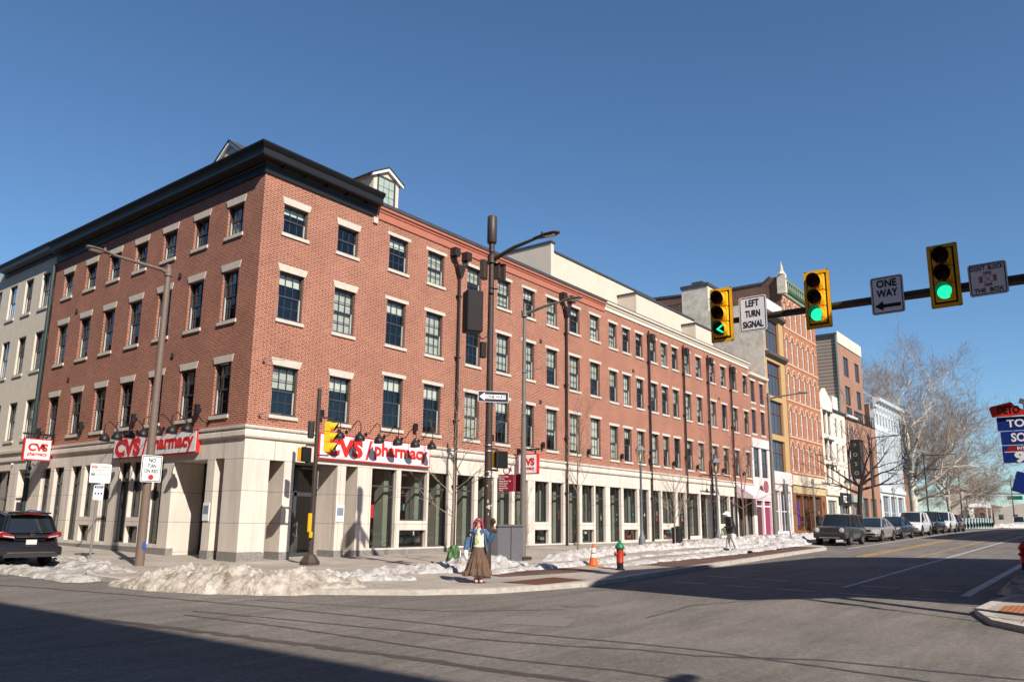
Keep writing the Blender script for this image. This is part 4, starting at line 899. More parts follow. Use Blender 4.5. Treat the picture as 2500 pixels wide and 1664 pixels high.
Ms=frame_m((.02,-.05,2.27),(1,-.1,0)); signplate(t,.34,.52,Ms,WHITE); flat(t,[(-.14,.15),(.14,.15),(.14,.23),(-.14,.23)],Ms,BLUE); text('924017',.07,inM(Ms,0,.19,.008),t,WHITE)
for k in(-1,0,1): flat(t,[(k*.1-.03,-.06),(k*.1+.03,-.06),(k*.1+.03,.0),(k*.1-.03,.0)],Ms,BLUE)
DARKC=mat('black brown cabinet',(.012,.009,.008),.6,var=.2,spec=.25)
# -- big utility pole with antenna canister
t=thing('utility_pole','thick brown pole with antenna canister on top, equipment boxes and small ONE WAY sign','utility pole',(1.69,-9.74,gz(1.69,-9.74)))
pole_mesh(9.6,.125,.082,DARKP,t,20)
g=MB(); g.lathe((0,0,9.55),[(.05,0),(.05,.12),(.09,.13),(.09,.4),(.13,.42),(.15,.46),(.15,1.27),(.13,1.3),(0,1.31)],24); g.build('antenna_canister',DARKP,t,smooth=True)
cobra(t,9.45,1.6,DARKP,rise=.40,r=.06); rotz_children(t,('arm','lamp_head'),R(-84))
def bx(name,c,d,a=0,m=DARKP,bev=.02,par=None):
    g=MB(); g.obox(c,d,Matrix.Rotation(a,3,'Z')); return g.build(name,m,par or t,bevel=bev)
bx('radio_unit',(-.20,.14,9.1),(.26,.18,.60),R(20)); bx('radio_unit',(.17,-.10,9.1),(.12,.2,.52),R(10)); bx('radio_unit',(.25,-.24,9.05),(.08,.2,.55),R(10))
bx('equipment_cabinet',(-.42,.36,7.75),(.52,.44,1.28),R(-28),DARKC,bev=.04); bx('meter_box',(-.17,.14,6.6),(.18,.16,.48),R(-28),DARKC)
g=MB(); g.tube([(-.5,.1,7.0),(-.35,0,6.88),(-.2,-.05,7.0),(-.15,0,7.2)],.02,6); g.tube([(-.2,-.1,8.5),(-.1,-.22,8.45),(.05,-.2,8.5)],.025,6); g.build('cable',BLACKT,t)
Ms=frame_m((.0,-.15,5.18),(.78,-.63,0)); signplate(t,.93,.33,Ms,BLACK,SIGNW,rad=.03,bw=.01,ins=.014)
flat(t,[(-.42,0),(-.26,.12),(-.26,.064),(.37,.064),(.37,-.064),(-.26,-.064),(-.26,-.12)],Ms,SIGNW,name='arrow'); fit('ONE WAY',inM(Ms,.075,0,.008),t,BLACK,.58,.095,weight=.02)
Ms=frame_m((.25,.22,5.16),(.95,.3,0)); bx('sign_back',(.42,.28,5.16),(.6,.02,.32),R(20),GALV,0)
for z in(3.72,3.55,2.95,2.8):
    g=MB(); g.lathe((0,0,z+.02),[(.125,0),(.13,.015),(.125,.03)],20); g.build('strap',GALV,t)
def ped(par,c,a,lit=False):
    M=Matrix.Rotation(a,3,'Z'); g=MB(); g.obox(Vector(c)+M@Vector((0,.13,0)),(.42,.16,.46),M); o=g.build('pedestrian_signal',YEL,par,bevel=.02)
    g=MB(); g.obox(Vector(c)+M@Vector((0,-.0,0)),(.44,.12,.50),M); o2=g.build('visor_grid',BLACKT,o,bevel=.03)
ped(t,(.30,-.24,3.35),R(-12))
g=MB(); g.tube([(.1,0,3.66),(.42,0,3.66)],.03,6); g.tube([(.1,0,3.05),(.42,0,3.05),(.42,0,3.15)],.03,6); g.build('bracket',DARKP,t)
g=MB(); r3=random.Random(5)
for k in range(26):
    a=r3.uniform(-2.6,-.3); z=r3.uniform(1.7,3.0); s=r3.uniform(.02,.05); M=Matrix.Rotation(a+math.pi/2,3,'Z'); g.obox((.122*math.cos(a),.122*math.sin(a),z),(s,.006,s*r3.uniform(.6,2.4)),M)
g.build('torn_paper',mat('paper scraps',(.5,.47,.44),.9,var=.3),t)
# -- signal pole in front of the doors
t=thing('traffic_signal_pole','brown post with side mounted yellow traffic light before the pharmacy doors','traffic signal',(1.13,-2.52,gz(1.13,-2.52)-.02))
g=MB(); g.lathe((0,0,0),[(.33,0),(.33,.13),(.31,.15),(.17,.34),(.12,.38),(.10,.40)],8); g.build('pedestal',DARKP,t,bevel=.01)
g=MB(); g.tube([(0,0,.35),(0,0,5.95)],[.075,.07],14); g.lathe((0,0,5.95),[(.075,0),(.06,.05),(.0,.07)],12); g.lathe((0,0,.40),[(.08,0),(.08,.03)],12); g.build('pole',DARKP,t,smooth=True)
def signal_head(par,c,a,lit,arrow=False,backplate=True,yaw=0.):
    """three section head, lenses face local -y before rotation by a"""
    M=Matrix.Rotation(a,4,'Z'); M.translation=Vector(c)
    if backplate:
        g=MB(); g.prism([(.27,.62),(.25,.64),(-.25,.64),(-.27,.62),(-.27,-.62),(-.25,-.64),(.25,-.64),(.27,-.62)],0.02,.035,lambda u,v,k:M@Vector((u,k,v))); g.cur=1
        for x0,x1,z0,z1 in((-.268,-.205,-.62,.62),(.205,.268,-.62,.62),(-.205,.205,.565,.638),(-.205,.205,-.638,-.565)): g.prism([(x0,z0),(x1,z0),(x1,z1),(x0,z1)],.012,.0199,lambda u,v,k:M@Vector((u,k,v)))
        g.build('backplate',[BLACKT,YEL],par)
    for i in range(3):
        z=.355-.355*i; g=MB(); g.prism([(-.17,z-.17),(.17,z-.17),(.17,z+.17),(-.17,z+.17)],-.06,.14,lambda u,v,k:M@Vector((u,k,v))); h=g.build('signal_section',YEL,par,bevel=.015)
        # cutaway visor
        g=MB(); N=14; L=.26
        for side,rr in((0,.150),(1,.142)):
            g.cur=side
            for k in range(N):
                a0=R(-52+284*k/N); a1=R(-52+284*(k+1)/N)
                def e(a): 
                    s=math.sin(a); return L*(.45+.55*max(0,(s+.6)/1.6)) if s>-.6 else L*.4
                p=lambda a,d:M@Vector((rr*math.cos(a),-.06-d,z+rr*math.sin(a)))
                q=[p(a0,0),p(a1,0),p(a1,e(a1)),p(a0,e(a0))]; g.face(q if side else q[::-1])
        g.build('visor',[YEL,BLACKT],h,fix=False)
        col=((.5,.01,.005),(.35,.12,.0),(.0,.55,.28))[i]
        on=(lit==i); g=MB()
        if on and arrow:
            mm=mat('dark green lens',(.005,.02,.012),.2,var=0); 
        else: mm=emis('lit %d'%i,((1,.03,.02),(1,.5,.0),(.02,1.,.45))[i],(2.,2.,.85)[i]) if on else mat('dark lens %d'%i,((.06,.006,.005),(.05,.02,.004),(.004,.03,.02))[i],.15,var=0,spec=.8)
        c2=M@Vector((0,-.055,z)); pr=None
        g.lathe(c2,[(.142,0),(.13,.015),(.09,.03),(0,.037)],20,tuple(M.to_3x3()@Vector((0,-1,0)))); g.build('lens',mm,h,smooth=True)
        if on and arrow:
            g=MB(); P=[(-.10,0),(.05,.10),(.085,.085),(-.035,0),(.085,-.085),(.05,-.10)]; g.prism([(x,z+y_) for x,y_ in P],-.10,-.095,lambda u,v,k:M@Vector((u,k,v))); g.build('arrow',emis('lit green arrow',(.02,1.,.45),1.2),h)
signal_head(t,(.42,-.12,4.32),R(40),0,backplate=False)
g=MB(); g.tube([(0,0,4.98),(.45,-.10,4.98),(.48,-.11,4.85)],.03,6); g.tube([(0,0,3.68),(.45,-.10,3.68),(.48,-.11,3.82)],.03,6); g.build('bracket',DARKP,t)
ped(t,(-.42,-.02,3.66),R(15)); g=MB(); g.tube([(0,0,3.98),(-.42,0,3.98),(-.42,.05,3.9)],.03,6); g.tube([(0,0,3.4),(-.42,0,3.4)],.03,6); g.build('bracket',DARKP,t)
bx('push_button',(-.14,-.06,1.40),(.12,.10,.62),R(20),YEL); bx('push_button',(-.10,-.1,1.0),(.09,.10,.2),R(20),YEL)
g=MB(); g.obox((-.16,.14,4.55),(.10,.22,.62),Matrix.Rotation(R(60),3,'Z')); g.build('signal_back',BLACKT,t,bevel=.06)
g=MB(); g.obox((.13,.03,2.82),(.02,.3,.6),Matrix.Rotation(R(-25),3,'Z')); g.build('sign_back',GALV,t)
# -- slim grey street light with the wayfinding sign
t=thing('street_lamp','tall slim grey street light with round topped maroon wayfinding sign','street light',(8.18,-6.12,gz(8.18,-6.12)))
pole_mesh(9.93,.13,.06,GREYP,t); cobra(t,9.55,1.75,GREYP,rise=.35); rotz_children(t,('arm','lamp_head'),R(-80))
bx('base',(0,0,.04),(.5,.5,.18),0,DARKP)
g=MB()
for z in(7.15,5.5): g.lathe((0,0,z),[(.10,0),(.125,.02),(.10,.05)],14)
g.tube([(0,-.08,7.18),(.25,-.7,7.32)],.02,6); g.build('strap',GALV,t)
MAR=mat('maroon sign enamel',(.22,.015,.03),.4,var=.05)
Ms=frame_m((-.08,.78,2.88),(.25,-.95,0)); signplate(t,.66,.66,Ms,MAR,rad=.02,back=MAR)
for k,s_ in enumerate(['Penn\'s Landing','Old City','Independence Hall','Market Street','Society Hill','National Park']): text(s_,.075,inM(Ms,-.30,.25-k*.09),t,WHITE,align='LEFT',sx=.9)
text('Parking',.06,inM(Ms,-.30,-.28),t,WHITE,align='LEFT')
g=MB(); g.prism([(.02+.15*math.cos(R(a)),.47+.15*math.sin(R(a))) for a in range(0,360,20)],-.01,.01,lambda u,v,k:Ms@Vector((u,v,k))); g.cur=1; g.prism([(.02+.11*math.cos(R(a)),.47+.11*math.sin(R(a))) for a in range(0,360,20)],.01,.014,lambda u,v,k:Ms@Vector((u,v,k))); g.build('emblem_disc',[MAR,WHITE],t)
bx('sign_side',(.12,.36,2.88),(.28,.08,.66),R(-40),MAR,0)
# -- two door cabinet
t=thing('utility_cabinet','grey two door steel utility cabinet behind the waving woman','utility cabinet',(6.9,-6.15,gz(6.9,-6.15)),R(12))
g=MB(); g.box(-1.02,-.35,0,1.02,.4,1.26); g.build('body',mat('grey cabinet paint',(.13,.125,.135),.55,var=.08),t,bevel=.015)
g=MB(); g.box(-1.06,-.39,1.26,1.06,.44,1.32); g.build('lid',MATS['grey cabinet paint'],t,bevel=.01)
g=MB(); g.box(-.02,-.36,.03,.02,-.345,1.25); g.build('door_gap',BLACKT,t)
# -- red and green hydrant
def hydrant(loc,label,cap,body):
    t=thing('fire_hydrant',label,'fire hydrant',loc)
    g=MB(); g.lathe((0,0,-.02),[(.15,0),(.15,.05),(.105,.06),(.105,.24),(.0,.24)],16); g.build('base',BLACKT,t,smooth=True)
    g=MB(); g.lathe((0,0,.22),[(.12,0),(.12,.03),(.115,.04),(.115,.44),(.0,.45)],18); g.build('barrel',body,t,smooth=True)
    g=MB(); g.lathe((0,0,.66),[(.145,0),(.155,.015),(.155,.06),(.145,.08),(.12,.13),(.075,.20),(.04,.22),(.04,.27),(.0,.28)],18); g.build('bonnet',cap,t,smooth=True)
    g=MB()
    for d in((.8,-.6,0),(-.8,.6,0)): g.lathe((.1*d[0],.1*d[1],.50),[(.05,0),(.05,.04),(.06,.045),(.06,.08),(.02,.09),(.02,.11)],12,d)
    g.build('side_outlet',mat('rusty red iron',(.20,.04,.02),.6,var=.3,scale=20) if body==RED_ else body,t,smooth=True); return t
RED_=mat('hydrant red paint',(.38,.025,.015),.45,var=.2,scale=9)
hydrant((6.72,-11.17,gz(6.72,-11.17)),'red fire hydrant with green bonnet and black base at the kerb',mat('hydrant green paint',(.01,.16,.07),.4,var=.15,scale=9),RED_)
hydrant((16.9,-21.3,gz(16.9,-21.3)),'all red fire hydrant at the right edge across the street',RED,RED)
# -- cone
t=thing('traffic_cone','orange traffic cone with two white bands standing in snow','traffic cone',(7.48,-9.69,gz(7.48,-9.69)))
ORG=mat('orange cone plastic',(.75,.12,.02),.5,var=.05)
g=MB(); g.box(-.2,-.2,0,.2,.2,.03); g.build('base',ORG,t); g=MB()
zz=[(.17,.02,0),(.13,.2,0),(.115,.28,0),(.1151,.281,1),(.095,.40,1),(.0951,.401,0),(.085,.45,0),(.0851,.451,1),(.06,.60,1),(.0601,.601,0),(.03,.74,0)]
for (a,za,_),(b,zb,c) in zip(zz,zz[1:]):
    g.cur=c; i=g.ring((0,0,za),(0,0,1),a,18); j=g.ring((0,0,zb),(0,0,1),b,18); g.bridge(i,j,18)
g.build('cone_body',[ORG,WHITE],t,smooth=True)
# -- gas lamp style posts
def lantern(loc,h,label,m,first=None,slope=1.):
    t=thing('lantern_post',label,'street lamp',loc,0,'lantern style lamp posts')
    g=MB(); g.lathe((0,0,-.05),[(.17,0),(.17,.5),(.15,.55),(.10,.7),(.075,.9),(.06,1.0),(.055,h-1.15),(.07,h-1.13),(.07,h-1.08),(.045,h-1.05),(.045,h-.95),(.10,h-.92),(.03,h-.9)],12); g.build('post',m,t,smooth=True)
    g=MB(); z0=h-.9; N=4
    for k in range(N):
        a=math.pi/4+k*math.pi/2; a2=a+math.pi/2; g.tube([(.13*math.cos(a),.13*math.sin(a),z0),(.27*math.cos(a),.27*math.sin(a),z0+.5)],.012,5); g.tube([(.27*math.cos(a),.27*math.sin(a),z0+.5),(.27*math.cos(a2),.27*math.sin(a2),z0+.5)],.014,5)
    g.lathe((0,0,z0+.5),[(.31,0),(.30,.02),(.12,.22),(.07,.24),(.07,.30),(.10,.31),(.04,.36),(.02,.40)],4); g.build('lantern_frame',m,t)
    g=MB(); g.lathe((0,0,z0),[(.12,0),(.262,.49)],4); g.build('glass',glass('lantern glass',(.85,.8,.7),.6,1.3),t,fix=False)
    g=MB(); g.lathe((0,0,z0+.03),[(.03,0),(.05,.1),(.05,.2),(.02,.28)],8); g.build('lamp_bulb',WHITE,t); return t
LG=mat('grey lantern paint',(.13,.14,.155),.5,var=.15)
lantern((19.0,-5.3,gz(19,-5.3)),5.2,'grey lantern style lamp post, the nearer one, between hydrant and small bare tree',LG)
lantern((24.9,-6.72,gz(24.9,-6.72)),4.8,'grey lantern style lamp post, just left of the hooded man',LG)
lantern((66,-2.6,gz(66,-2.6)),5.2,'black lantern style lamp post in front of the FIZZ shop',BLACKT)
lantern((90,-1.7,gz(90,-1.7)),5.3,'pale lantern style lamp post in front of the pale iron building',mat('pale lamp paint',(.30,.33,.30),.5))
def farlamp(x,y,h,label,L=1.9,r=.12,a=-80,m=GREYP,rise=.25):
    t=thing('street_lamp',label,'street light',(x,y,gz(x,y)),0,'street lights along the sidewalk'); pole_mesh(h,r,r*.6,m,t,10); cobra(t,h-.35,L,m,rise=rise); rotz_children(t,('arm','lamp_head'),R(a)); return t
farlamp(37.3,-5.44,9.8,'grey street light with thick foot in front of the ochre building',r=.17)
farlamp(60,-6.4,8.6,'slim dark street light just right of the dark bare tree',a=-60,m=DARKP)
farlamp(105,-2.7,10.4,'slim dark street light before the first sycamore',a=-86,L=3.2,m=DARKP,rise=.05)
farlamp(130,-3.1,10.2,'slim dark street light before the second sycamore',a=-86,L=3.2,m=DARKP,rise=.05)
farlamp(150,-8.3,8.5,'slim far street light left of the highway signs',a=90,L=2,m=DARKP,rise=.1); farlamp(158,-10.6,8.9,'slim far street light at the gantry end',a=90,L=2,m=DARKP,rise=.1)
t=thing('sign_post','plain grey sign post leaning at the kerb behind the hooded man','sign post',(27.5,-9.75,gz(27.5,-9.75))); g=MB(); g.tube([(0,0,0),(-.28,.12,3.45)],.045,8); g.build('post',GALV,t); g=MB(); g.obox((-.2,.1,2.9),(.02,.3,.6)); g.build('sign_back',GALV,t)
t=thing('parking_kiosk_post','thin grey post with small head left of the dark dressed passer-by','sign post',(41,-6.96,gz(41,-6.96))); g=MB(); g.tube([(0,0,0),(0,0,3.9)],.05,8); g.lathe((0,0,3.6),[(.1,0),(.12,.1),(.1,.35),(.03,.4)],8); g.build('post',GALV,t)
# -- mast arm with signals and signs
t=thing('mast_arm','dark brown signal mast arm reaching in from the right edge','signal mast',(2.69,-24.15,gz(2.69,-24.15)))
g=MB(); g.tube([(0,0,0),(0,0,7.4)],[.2,.15],16); g.build('pole',DARKP,t,smooth=True)
g=MB(); g.tube([(0,0,6.78),(0,3,6.81),(0,7.66,6.85)],[.115,.10,.07],14); g.lathe((0,7.66,6.85),[(.07,0),(.05,.02)],12,(0,1,0)); g.build('arm',DARKP,t,smooth=True)
def inworld(px_,py_,pz_): return (px_,py_,pz_)
for y,z,lit,arr,lb in((-16.71,6.67,2,True,'yellow bordered traffic light with green left arrow, leftmost on the mast arm'),(-19.09,6.68,2,False,'yellow bordered green traffic light between LEFT TURN SIGNAL and ONE WAY signs'),(-21.75,6.76,2,False,'yellow bordered green traffic light beside the DON\'T BLOCK THE BOX sign')):
    s=thing('traffic_light',lb,'traffic light',(2.45,y,z),R(-90),'traffic lights on the mast arm'); s.scale=(1.1,1.1,1.1); signal_head(s,(0,0,0),0,lit,arr)
    g=MB(); g.box(-.05,.14,-.1,.05,.30,.1); g.build('clamp',DARKP,s)
def armsign(y,z,w,h,label):
    s=thing('road_sign',label,'road sign',(2.52,y,z)); s.scale=(1.1,1.1,1.1); M=frame_m((0,0,0),(0,-1,0)); signplate(s,w,h,M,SIGNW,BLACK,rad=.05,bw=.018)
    g=MB(); g.box(.006,-.1,-.15,.13,-.07,.15); g.box(.006,.07,-.15,.13,.1,.15); g.build('bracket',GALV,s); return s,M
s,M=armsign(-17.50,6.59,.64,.82,'white sign reading LEFT TURN SIGNAL on the mast arm')
for i,(tx,w_) in enumerate([('LEFT',.30),('TURN',.34),('SIGNAL',.47)]): fit(tx,inM(M,0,.25-i*.245),s,BLACK,w_,.155,weight=.014)
s,M=armsign(-20.59,6.54,.62,.79,'white sign reading ONE WAY with black left arrow on the mast arm')
for i,(tx,w_) in enumerate([('ONE',.38),('WAY',.40)]): fit(tx,inM(M,0,.245-i*.205),s,BLACK,w_,.16,weight=.024)
flat(s,[(-.25,-.22),(-.09,-.12),(-.09,-.19),(.24,-.19),(.24,-.26),(-.09,-.26),(-.09,-.32)],M,BLACK,name='arrow')
s,M=armsign(-22.54,6.55,.64,.64,'square white sign reading DON\'T BLOCK THE BOX on the mast arm')
fit("DON'T  BLOCK",inM(M,0,.222),s,BLACK,.53,.088,weight=.014); fit('THE  BOX',inM(M,0,-.215),s,BLACK,.49,.088,weight=.016)
g=MB(); DR=mat('dark red sign ink',(.35,.01,.03),.5,var=0)
for k in range(6):
    for sx_ in(-1,1):
        q=-.055+.022*k
        g.prism([(q-.006,sx_*.085),(q+.006,sx_*.085),(q+.006,sx_*.145),(q-.006,sx_*.145)],.0045,.007,lambda u,v,w_:M@Vector((u,v,w_)))
        g.prism([(sx_*.085,q-.006),(sx_*.145,q-.006),(sx_*.145,q+.006),(sx_*.085,q+.006)],.0045,.007,lambda u,v,w_:M@Vector((u,v,w_)))
for a in(45,-45):
    c,s2=math.cos(R(a)),math.sin(R(a)); g.prism([(c*q1-s2*q2,s2*q1+c*q2) for q1,q2 in((-.1,-.004),(.1,-.004),(.1,.004),(-.1,.004))],.0045,.006+.001*(a>0),lambda u,v,w_:M@Vector((u,v,w_)))
g.build('symbol',DR,s)
s,M=armsign(-23.55,6.29,.6,.7,'edge of a further white sign at the right border of the picture')
# -- detour and highway signs on a perforated post
t=thing('highway_sign_post','perforated post with blue TO SOUTH 95 signs, orange DETOUR scrap and tilted arrow plate','road sign',(2.2,-22.95,gz(2.2,-22.95)))
zo=-gz(2.2,-22.95)
g=MB(); g.box(-.03,-.03,0,.03,.03,4.2)
for k in range(60): g.cur=1; g.box(-.034,-.010,.5+k*.06,-.0305,.010,.52+k*.06)
g.build('post',[GALV,BLACK],t)
def hs(dy,z,w,h,face,border,rot=0,name='sign_face'):
    M=frame_m((-.05,dy,z+zo),(0,-1,0))@Matrix.Rotation(rot,4,'Z'); signplate(t,w,h,M,face,border,name=name,rad=.02,bw=.006); return M
M=hs(.02,3.455,.95,.27,BLUE,None); text('TO',.21,inM(M,-.16,0),t,SIGNW,weight=.006)
M=hs(-.02,3.175,.95,.27,BLUE,None); text('SOUTH',.23,inM(M,.02,0),t,SIGNW,weight=.006,sx=.85)
M=hs(-.02,2.86,.95,.34,BLUE,None); flat(t,[(-.42,.05),(.42,.05),(.42,.155),(-.36,.155)],M,mat('interstate red',(.30,.01,.02),.5,var=0),name='crown_band'); flat(t,[(-.44,.036),(.44,.036),(.44,.048),(-.44,.048)],M,SIGNW,name='divider')
text('INTERSTATE',.085,inM(M,.0,.105,.009),t,SIGNW,weight=.002,sx=.95); text('95',.27,inM(M,-.10,-.07),t,SIGNW,weight=.014,sx=1.3)
M=frame_m((-.09,.2,3.72+zo),(0,-1,0)); DRED=mat('orange red detour sheet',(.62,.03,.012),.5,var=.1)
flat(t,[(-.36,-.13),(-.40,.06),(-.36,.09),(-.02,.16),(.06,.06),(.30,-.08),(.2,-.11)],M,DRED,name='torn_detour_plate',z=.0); text('DETO',.2,inM(M,-.07,-.0,.006),t,BLACK,weight=.004,sx=.72)
g=MB(); g.obox((-.12,.0,3.86+zo),(.02,.16,.1),Matrix.Rotation(R(20),3,'X')); g.build('torn_flap',GALV,t)
M=hs(.02,2.25,.62,.40,BLUE,None,R(-18)); flat(t,[(-.1,-.02),(.0,.05),(.0,.01),(.3,.01),(.3,-.05),(.0,-.05),(.0,-.09)],M,SIGNW,name='arrow')
# small concrete/brick things by the wall
t=thing('litter_bin','low dark litter bin beside the second lamp post','bin',(24.3,-4.6,gz(24.3,-4.6))); g=MB(); g.lathe((0,0,0),[(.28,0),(.3,.8),(.33,.82),(.33,.9),(.1,1.0)],14); g.build('bin_body',BLACKT,t)
t=thing('wall_bracket_sign','dark steel bracket with two small pendant lamps over the far end of the stone front','bracket',(37.5,0,4.85)); g=MB(); g.box(0,-1.4,0,.06,0,.06); g.box(-.5,-1.4,0,2.2,-1.34,.06); g.build('bar',BLACKT,t)
for x in(-.1,1.1): g=MB(); g.tube([(x,-.6,-.4),(x,-.6,-.9)],.015,5); g.lathe((x,-.6,-1.2),[(.09,0),(.1,.1),(.03,.3)],10); g.build('pendant_lamp',BLACKT,t)
t=thing('street_lamp','brown street light behind the viewer whose head shadows the roadway','street light',(-12.9,-30.2,gz(-12.9,-30.2))); pole_mesh(9.0,.11,.07,DARKP,t); cobra(t,8.8,2.2,DARKP,rise=.1)
# far street clutter
t=thing('signal_gantry','far signal gantry with green street sign over the road end','signal mast',(155,-12,gz(155,-12)))
g=MB(); g.tube([(0,0,0),(0,0,7.5)],.14,8); g.tube([(0,0,6.0),(0,10.5,6.2)],.1,8); g.build('frame',DARKP,t)
g=MB(); g.box(-.05,2.6,5.0,.05,5.0,5.7); g.build('green_sign',mat('green street sign',(.01,.14,.09),.5),t); g=MB(); g.box(-.3,.1,5.2,-.1,.6,7.0); g.build('signal_section',YEL,t); g=MB(); g.box(-.05,1.3,6.5,.05,2.2,7.2); g.build('sign_back',GALV,t)
for i,(x,y) in enumerate([(138,-11.5),(138,-12.6)]):
    t=thing('traffic_barrel',('orange traffic barrel at the far road end, left of a pair','orange traffic barrel at the far road end, right of a pair')[i],'traffic barrel',(x,y,gz(x,y)),0,'orange barrels'); g=MB(); g.lathe((0,0,0),[(.4,0),(.38,1.1),(.1,1.15)],10); g.build('barrel_body',ORG,t)
TEAL=mat('teal bike share dock',(.02,.22,.27),.4,var=.1)
for k in range(12):
    x=66+k*1.9; t=thing('bike_dock','teal bicycle dock with white front post, number %d of twelve counted from the parked cars'%(k+1),'bike dock',(x,-11.6,gz(x,-11.6)),0,'teal bike share docks')
    g=MB(); g.box(-.12,-.55,0,.12,-.45,1.0); g.build('white_post',WHITE,t)
    g=MB(); g.lathe((0,.5,.34),[(.34,-.02),(.34,.02),(.30,.02),(.30,-.02)],16,(1,0,0)); g.lathe((0,-.45+.0,.34),[(.34,-.02),(.34,.02),(.30,.02),(.30,-.02)],16,(1,0,0)); g.tube([(0,.5,.34),(0,.15,.75),(0,-.35,.8),(0,-.45,.34)],.03,6); g.tube([(-.25,-.4,1.0),(.25,-.4,1.0)],.02,6); g.box(-.2,-.5,.75,.2,-.2,.95); g.build('bicycle',TEAL,t)

# ------------------------------------------------------------------ vehicles
def paint(name,col,rough=.28,metal=.3,dirt=.15):
    if name in MATS: return MATS[name]
    m,t,b=principled(name,col,rough,metal,.5); b.inputs['Coat Weight'].default_value=.6; b.inputs['Coat Roughness'].default_value=.08
    tc=t.nodes.new('ShaderNodeTexCoord'); n=t.nodes.new('ShaderNodeTexNoise'); n.inputs['Scale'].default_value=3; n.inputs['Detail'].default_value=8; t.links.new(tc.outputs['Object'],n.inputs[0])
    sp=t.nodes.new('ShaderNodeSeparateXYZ'); t.links.new(tc.outputs['Object'],sp.inputs[0])
    mr=t.nodes.new('ShaderNodeMapRange'); mr.inputs[1].default_value=.2; mr.inputs[2].default_value=1.0; mr.inputs[3].default_value=dirt*2.5; mr.inputs[4].default_value=dirt*.4; t.links.new(sp.outputs[2],mr.inputs[0])
    mu=t.nodes.new('ShaderNodeMath'); mu.operation='MULTIPLY'; t.links.new(mr.outputs[0],mu.inputs[0]); t.links.new(n.outputs[0],mu.inputs[1])
    mx=t.nodes.new('ShaderNodeMix'); mx.data_type='RGBA'; t.links.new(mu.outputs[0],mx.inputs[0]); mx.inputs[6].default_value=(*col,1); mx.inputs[7].default_value=(.30,.27,.24,1); t.links.new(mx.outputs[2],b.inputs['Base Color'])
    MATS[name]=m; return m
CGL=principled('car window glass',(.015,.018,.02),.04,0,.9)[0]; TYRE=mat('tyre rubber',(.02,.019,.018),.85,var=.3,scale=12); RIM=mat('alloy rim',(.32,.32,.33),.35,.8,var=.1)
TRIMB=mat('black car trim',(.02,.02,.02),.6,var=.1); CHR=mat('chrome',(.6,.6,.62),.15,1,var=0); HL=principled('headlight glass',(.55,.55,.55),.08,.2,.9)[0]; TLR=principled('tail lamp red',(.22,.006,.008),.1,0,.9)[0]
PLATE=mat('number plate',(.55,.55,.5),.4,var=.15,scale=30); AMB=mat('amber reflector',(.8,.2,.03),.3,var=0)
def loft(g,rings):
    """rings: list of equal length closed point lists"""
    idx=[]
    for rg in rings:
        i=len(g.v); g.v+=[tuple(p) for p in rg]; idx.append(i)
    n=len(rings[0])
    for a,b in zip(idx,idx[1:]): g.bridge(a,b,n)
    g.cap(idx[0],n,True); g.cap(idx[-1],n)
